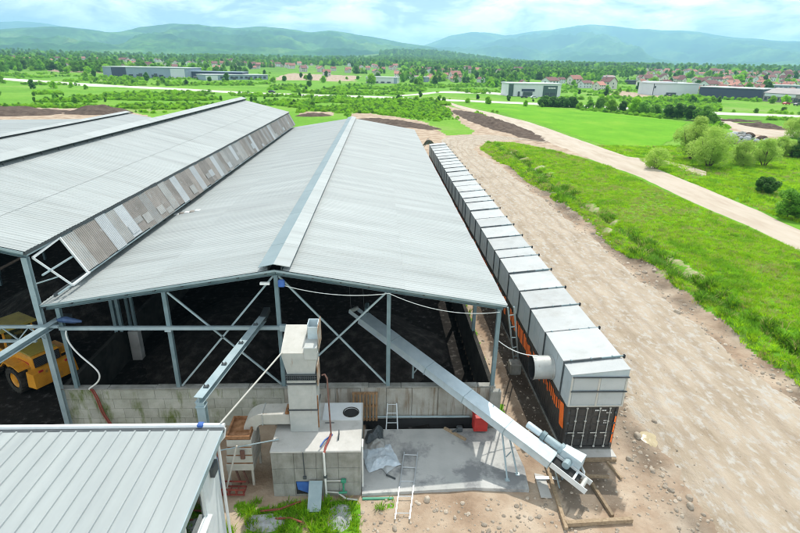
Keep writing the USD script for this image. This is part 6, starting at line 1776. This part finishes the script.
for si, (nm, lab, cat, grp, pts_, mt, (h0_, h1_)) in enumerate(sets):
    pro = []
    for k, (u, v) in enumerate(pts_):
        if v == 'r':
            q = np.array([*AZ(u, shr.uniform(480, 1150)), 0])
        else:
            if v is None:
                v = np.interp(u, [r[0] for r in fr], [r[2] for r in fr]) + shr.choice([-3.2, .8, 1.2, -2.4]) * shr.uniform(.6, 1.5)
            q = T(u, v)
        if any(shapely.contains_xy(c, q[0], q[1]) for c in clear) or shapely.contains_xy(hw, q[0], q[1]):
            continue
        if any((q[0] - a) ** 2 + (q[1] - b) ** 2 < 64 for a, b in placed):
            continue
        z = float(hgt(q[0], q[1])) - .1
        h = shr.uniform(h0_, h1_)
        if len(pro) < 3:
            t = tree(nm, ('round ', 'slim ', 'wide ')[len(pro)] + lab, cat, (q[0], q[1], z), (mt, 'leaf_dark', 'leaf_bright')[len(pro)] if si != 0 else (mt, mt, 'leaf_mid')[len(pro)], (4.4, 3.2, 5.6)[len(pro)], 5.0, .3, 26, (1.0, .8, 1.1)[len(pro)], 1100, .42, 400 + 10 * si + len(pro), grp, scale=h / 5.0)
            pro.append(t)
        else:
            s = h / 5.0
            dup(pro[shr.integers(3)], (q[0], q[1], z), shr.uniform(0, 6), (s, s, s * shr.uniform(.85, 1.15)))

# scrub that covers the rough fields, and the woods
cr = np.random.default_rng(505)
def clump(seed, w, h, nb, rb, nl, ls, mt):
    rg = np.random.default_rng(seed)
    v, f = crown(rg, blobs_for(rg, w, h, 0.0, nb, rb), nl, ls)
    return v, f, mt


scr = [clump(1, 2.2, 1.2, 10, .45, 340, .16, 'leaf_bright'), clump(2, 2.6, 1.0, 10, .45, 340, .17, 'leaf_bright'), clump(3, 1.8, 1.5, 10, .4, 340, .15, 'leaf_mid'), clump(4, 2.0, .9, 9, .4, 300, .15, 'weed_leaf')]
X, Y = [], []
for (u0, u1, v0, v1, n, thr) in ((-60, 345, 93, 113.5, 3600, -.02), (345, 450, 99, 118, 1100, -.08), (410, 500, 108, 148, 500, -.05), (580, 720, 104, 119, 900, -.02), (700, 860, 112, 130, 500, .0), (620, 760, 97, 103, 420, -.12), (270, 520, 86, 95, 1500, .0), (-40, 270, 78, 86, 1300, .02), (560, 650, 84, 100, 600, .0)):
    n *= 2
    u, v = cr.uniform(u0, u1, n), v0 + (v1 - v0) * cr.random(n)
    d = np.array([raydir(a, b) for a, b in zip(u, v)])
    t = -CAM_H / d[:, 2]
    x, y = d[:, 0] * t, d[:, 1] * t
    ok = (fbm(x, y, 22, 4, 61) > thr) & (soil(x, y) < .5) & ~shapely.contains_xy(hw, x, y) & ~shapely.contains_xy(inroad, x, y) & ~shapely.contains_xy(pg, x, y)
    X.append(x[ok]); Y.append(y[ok])
x, y = np.concatenate(X), np.concatenate(Y)
r = np.hypot(x, y)
scatter('scrub', scr, np.stack([x, y, hgt(x, y) - .1], 1), cr.uniform(.45, 1.1, len(x)) * np.clip(r / 230, .75, 1.6), cr.uniform(0, 6.28, len(x)), cr.choice(4, len(x), p=[.35, .3, .2, .15]))

wood = [clump(11, 7, 9, 22, 1.6, 620, .62, 'leaf_mid'), clump(12, 8, 8, 22, 1.7, 620, .64, 'leaf_dark'), clump(13, 5, 10, 22, 1.2, 620, .55, 'leaf_mid'), clump(14, 7, 7, 20, 1.6, 560, .62, 'leaf_bright')]
X, Y = [], []
for (u0, u1, r0, r1, n, thr) in ((-160, 235, 950, 2600, 2600, -.03), (-60, 110, 640, 900, 300, -.06), (200, 430, 900, 2300, 2300, -.06), (250, 420, 700, 950, 600, -.05), (400, 640, 760, 1500, 1900, -.06), (380, 660, 1500, 3800, 6000, -.3), (600, 960, 1150, 2600, 2200, -.04), (640, 860, 500, 1150, 180, -.02), (505, 610, 640, 800, 420, -.3), (400, 530, 520, 800, 160, -.05), (0, 240, 620, 1000, 420, -.05)):
    u, r = cr.uniform(u0, u1, n), np.sqrt(cr.uniform(r0 ** 2, r1 ** 2, n))
    d = np.array([raydir(a, 66)[:2] for a in u]); d /= np.linalg.norm(d, axis=1, keepdims=True)
    x, y = d[:, 0] * r, d[:, 1] * r
    ok = fbm(x, y, 120, 4, 63) > thr
    X.append(x[ok]); Y.append(y[ok])
x, y = np.concatenate(X), np.concatenate(Y)
hp_ = np.array(placed)
from scipy.spatial import cKDTree
ok = cKDTree(hp_).query(np.stack([x, y], 1))[0] > 9
x, y = x[ok], y[ok]
rr2 = np.hypot(x, y)
scatter('wood', wood, np.stack([x, y, hgt(x, y) - .4], 1), cr.uniform(.7, 1.35, len(x)) * np.clip(rr2 / 1100, .85, 1.9), cr.uniform(0, 6.28, len(x)), cr.choice(4, len(x), p=[.38, .10, .24, .28]))
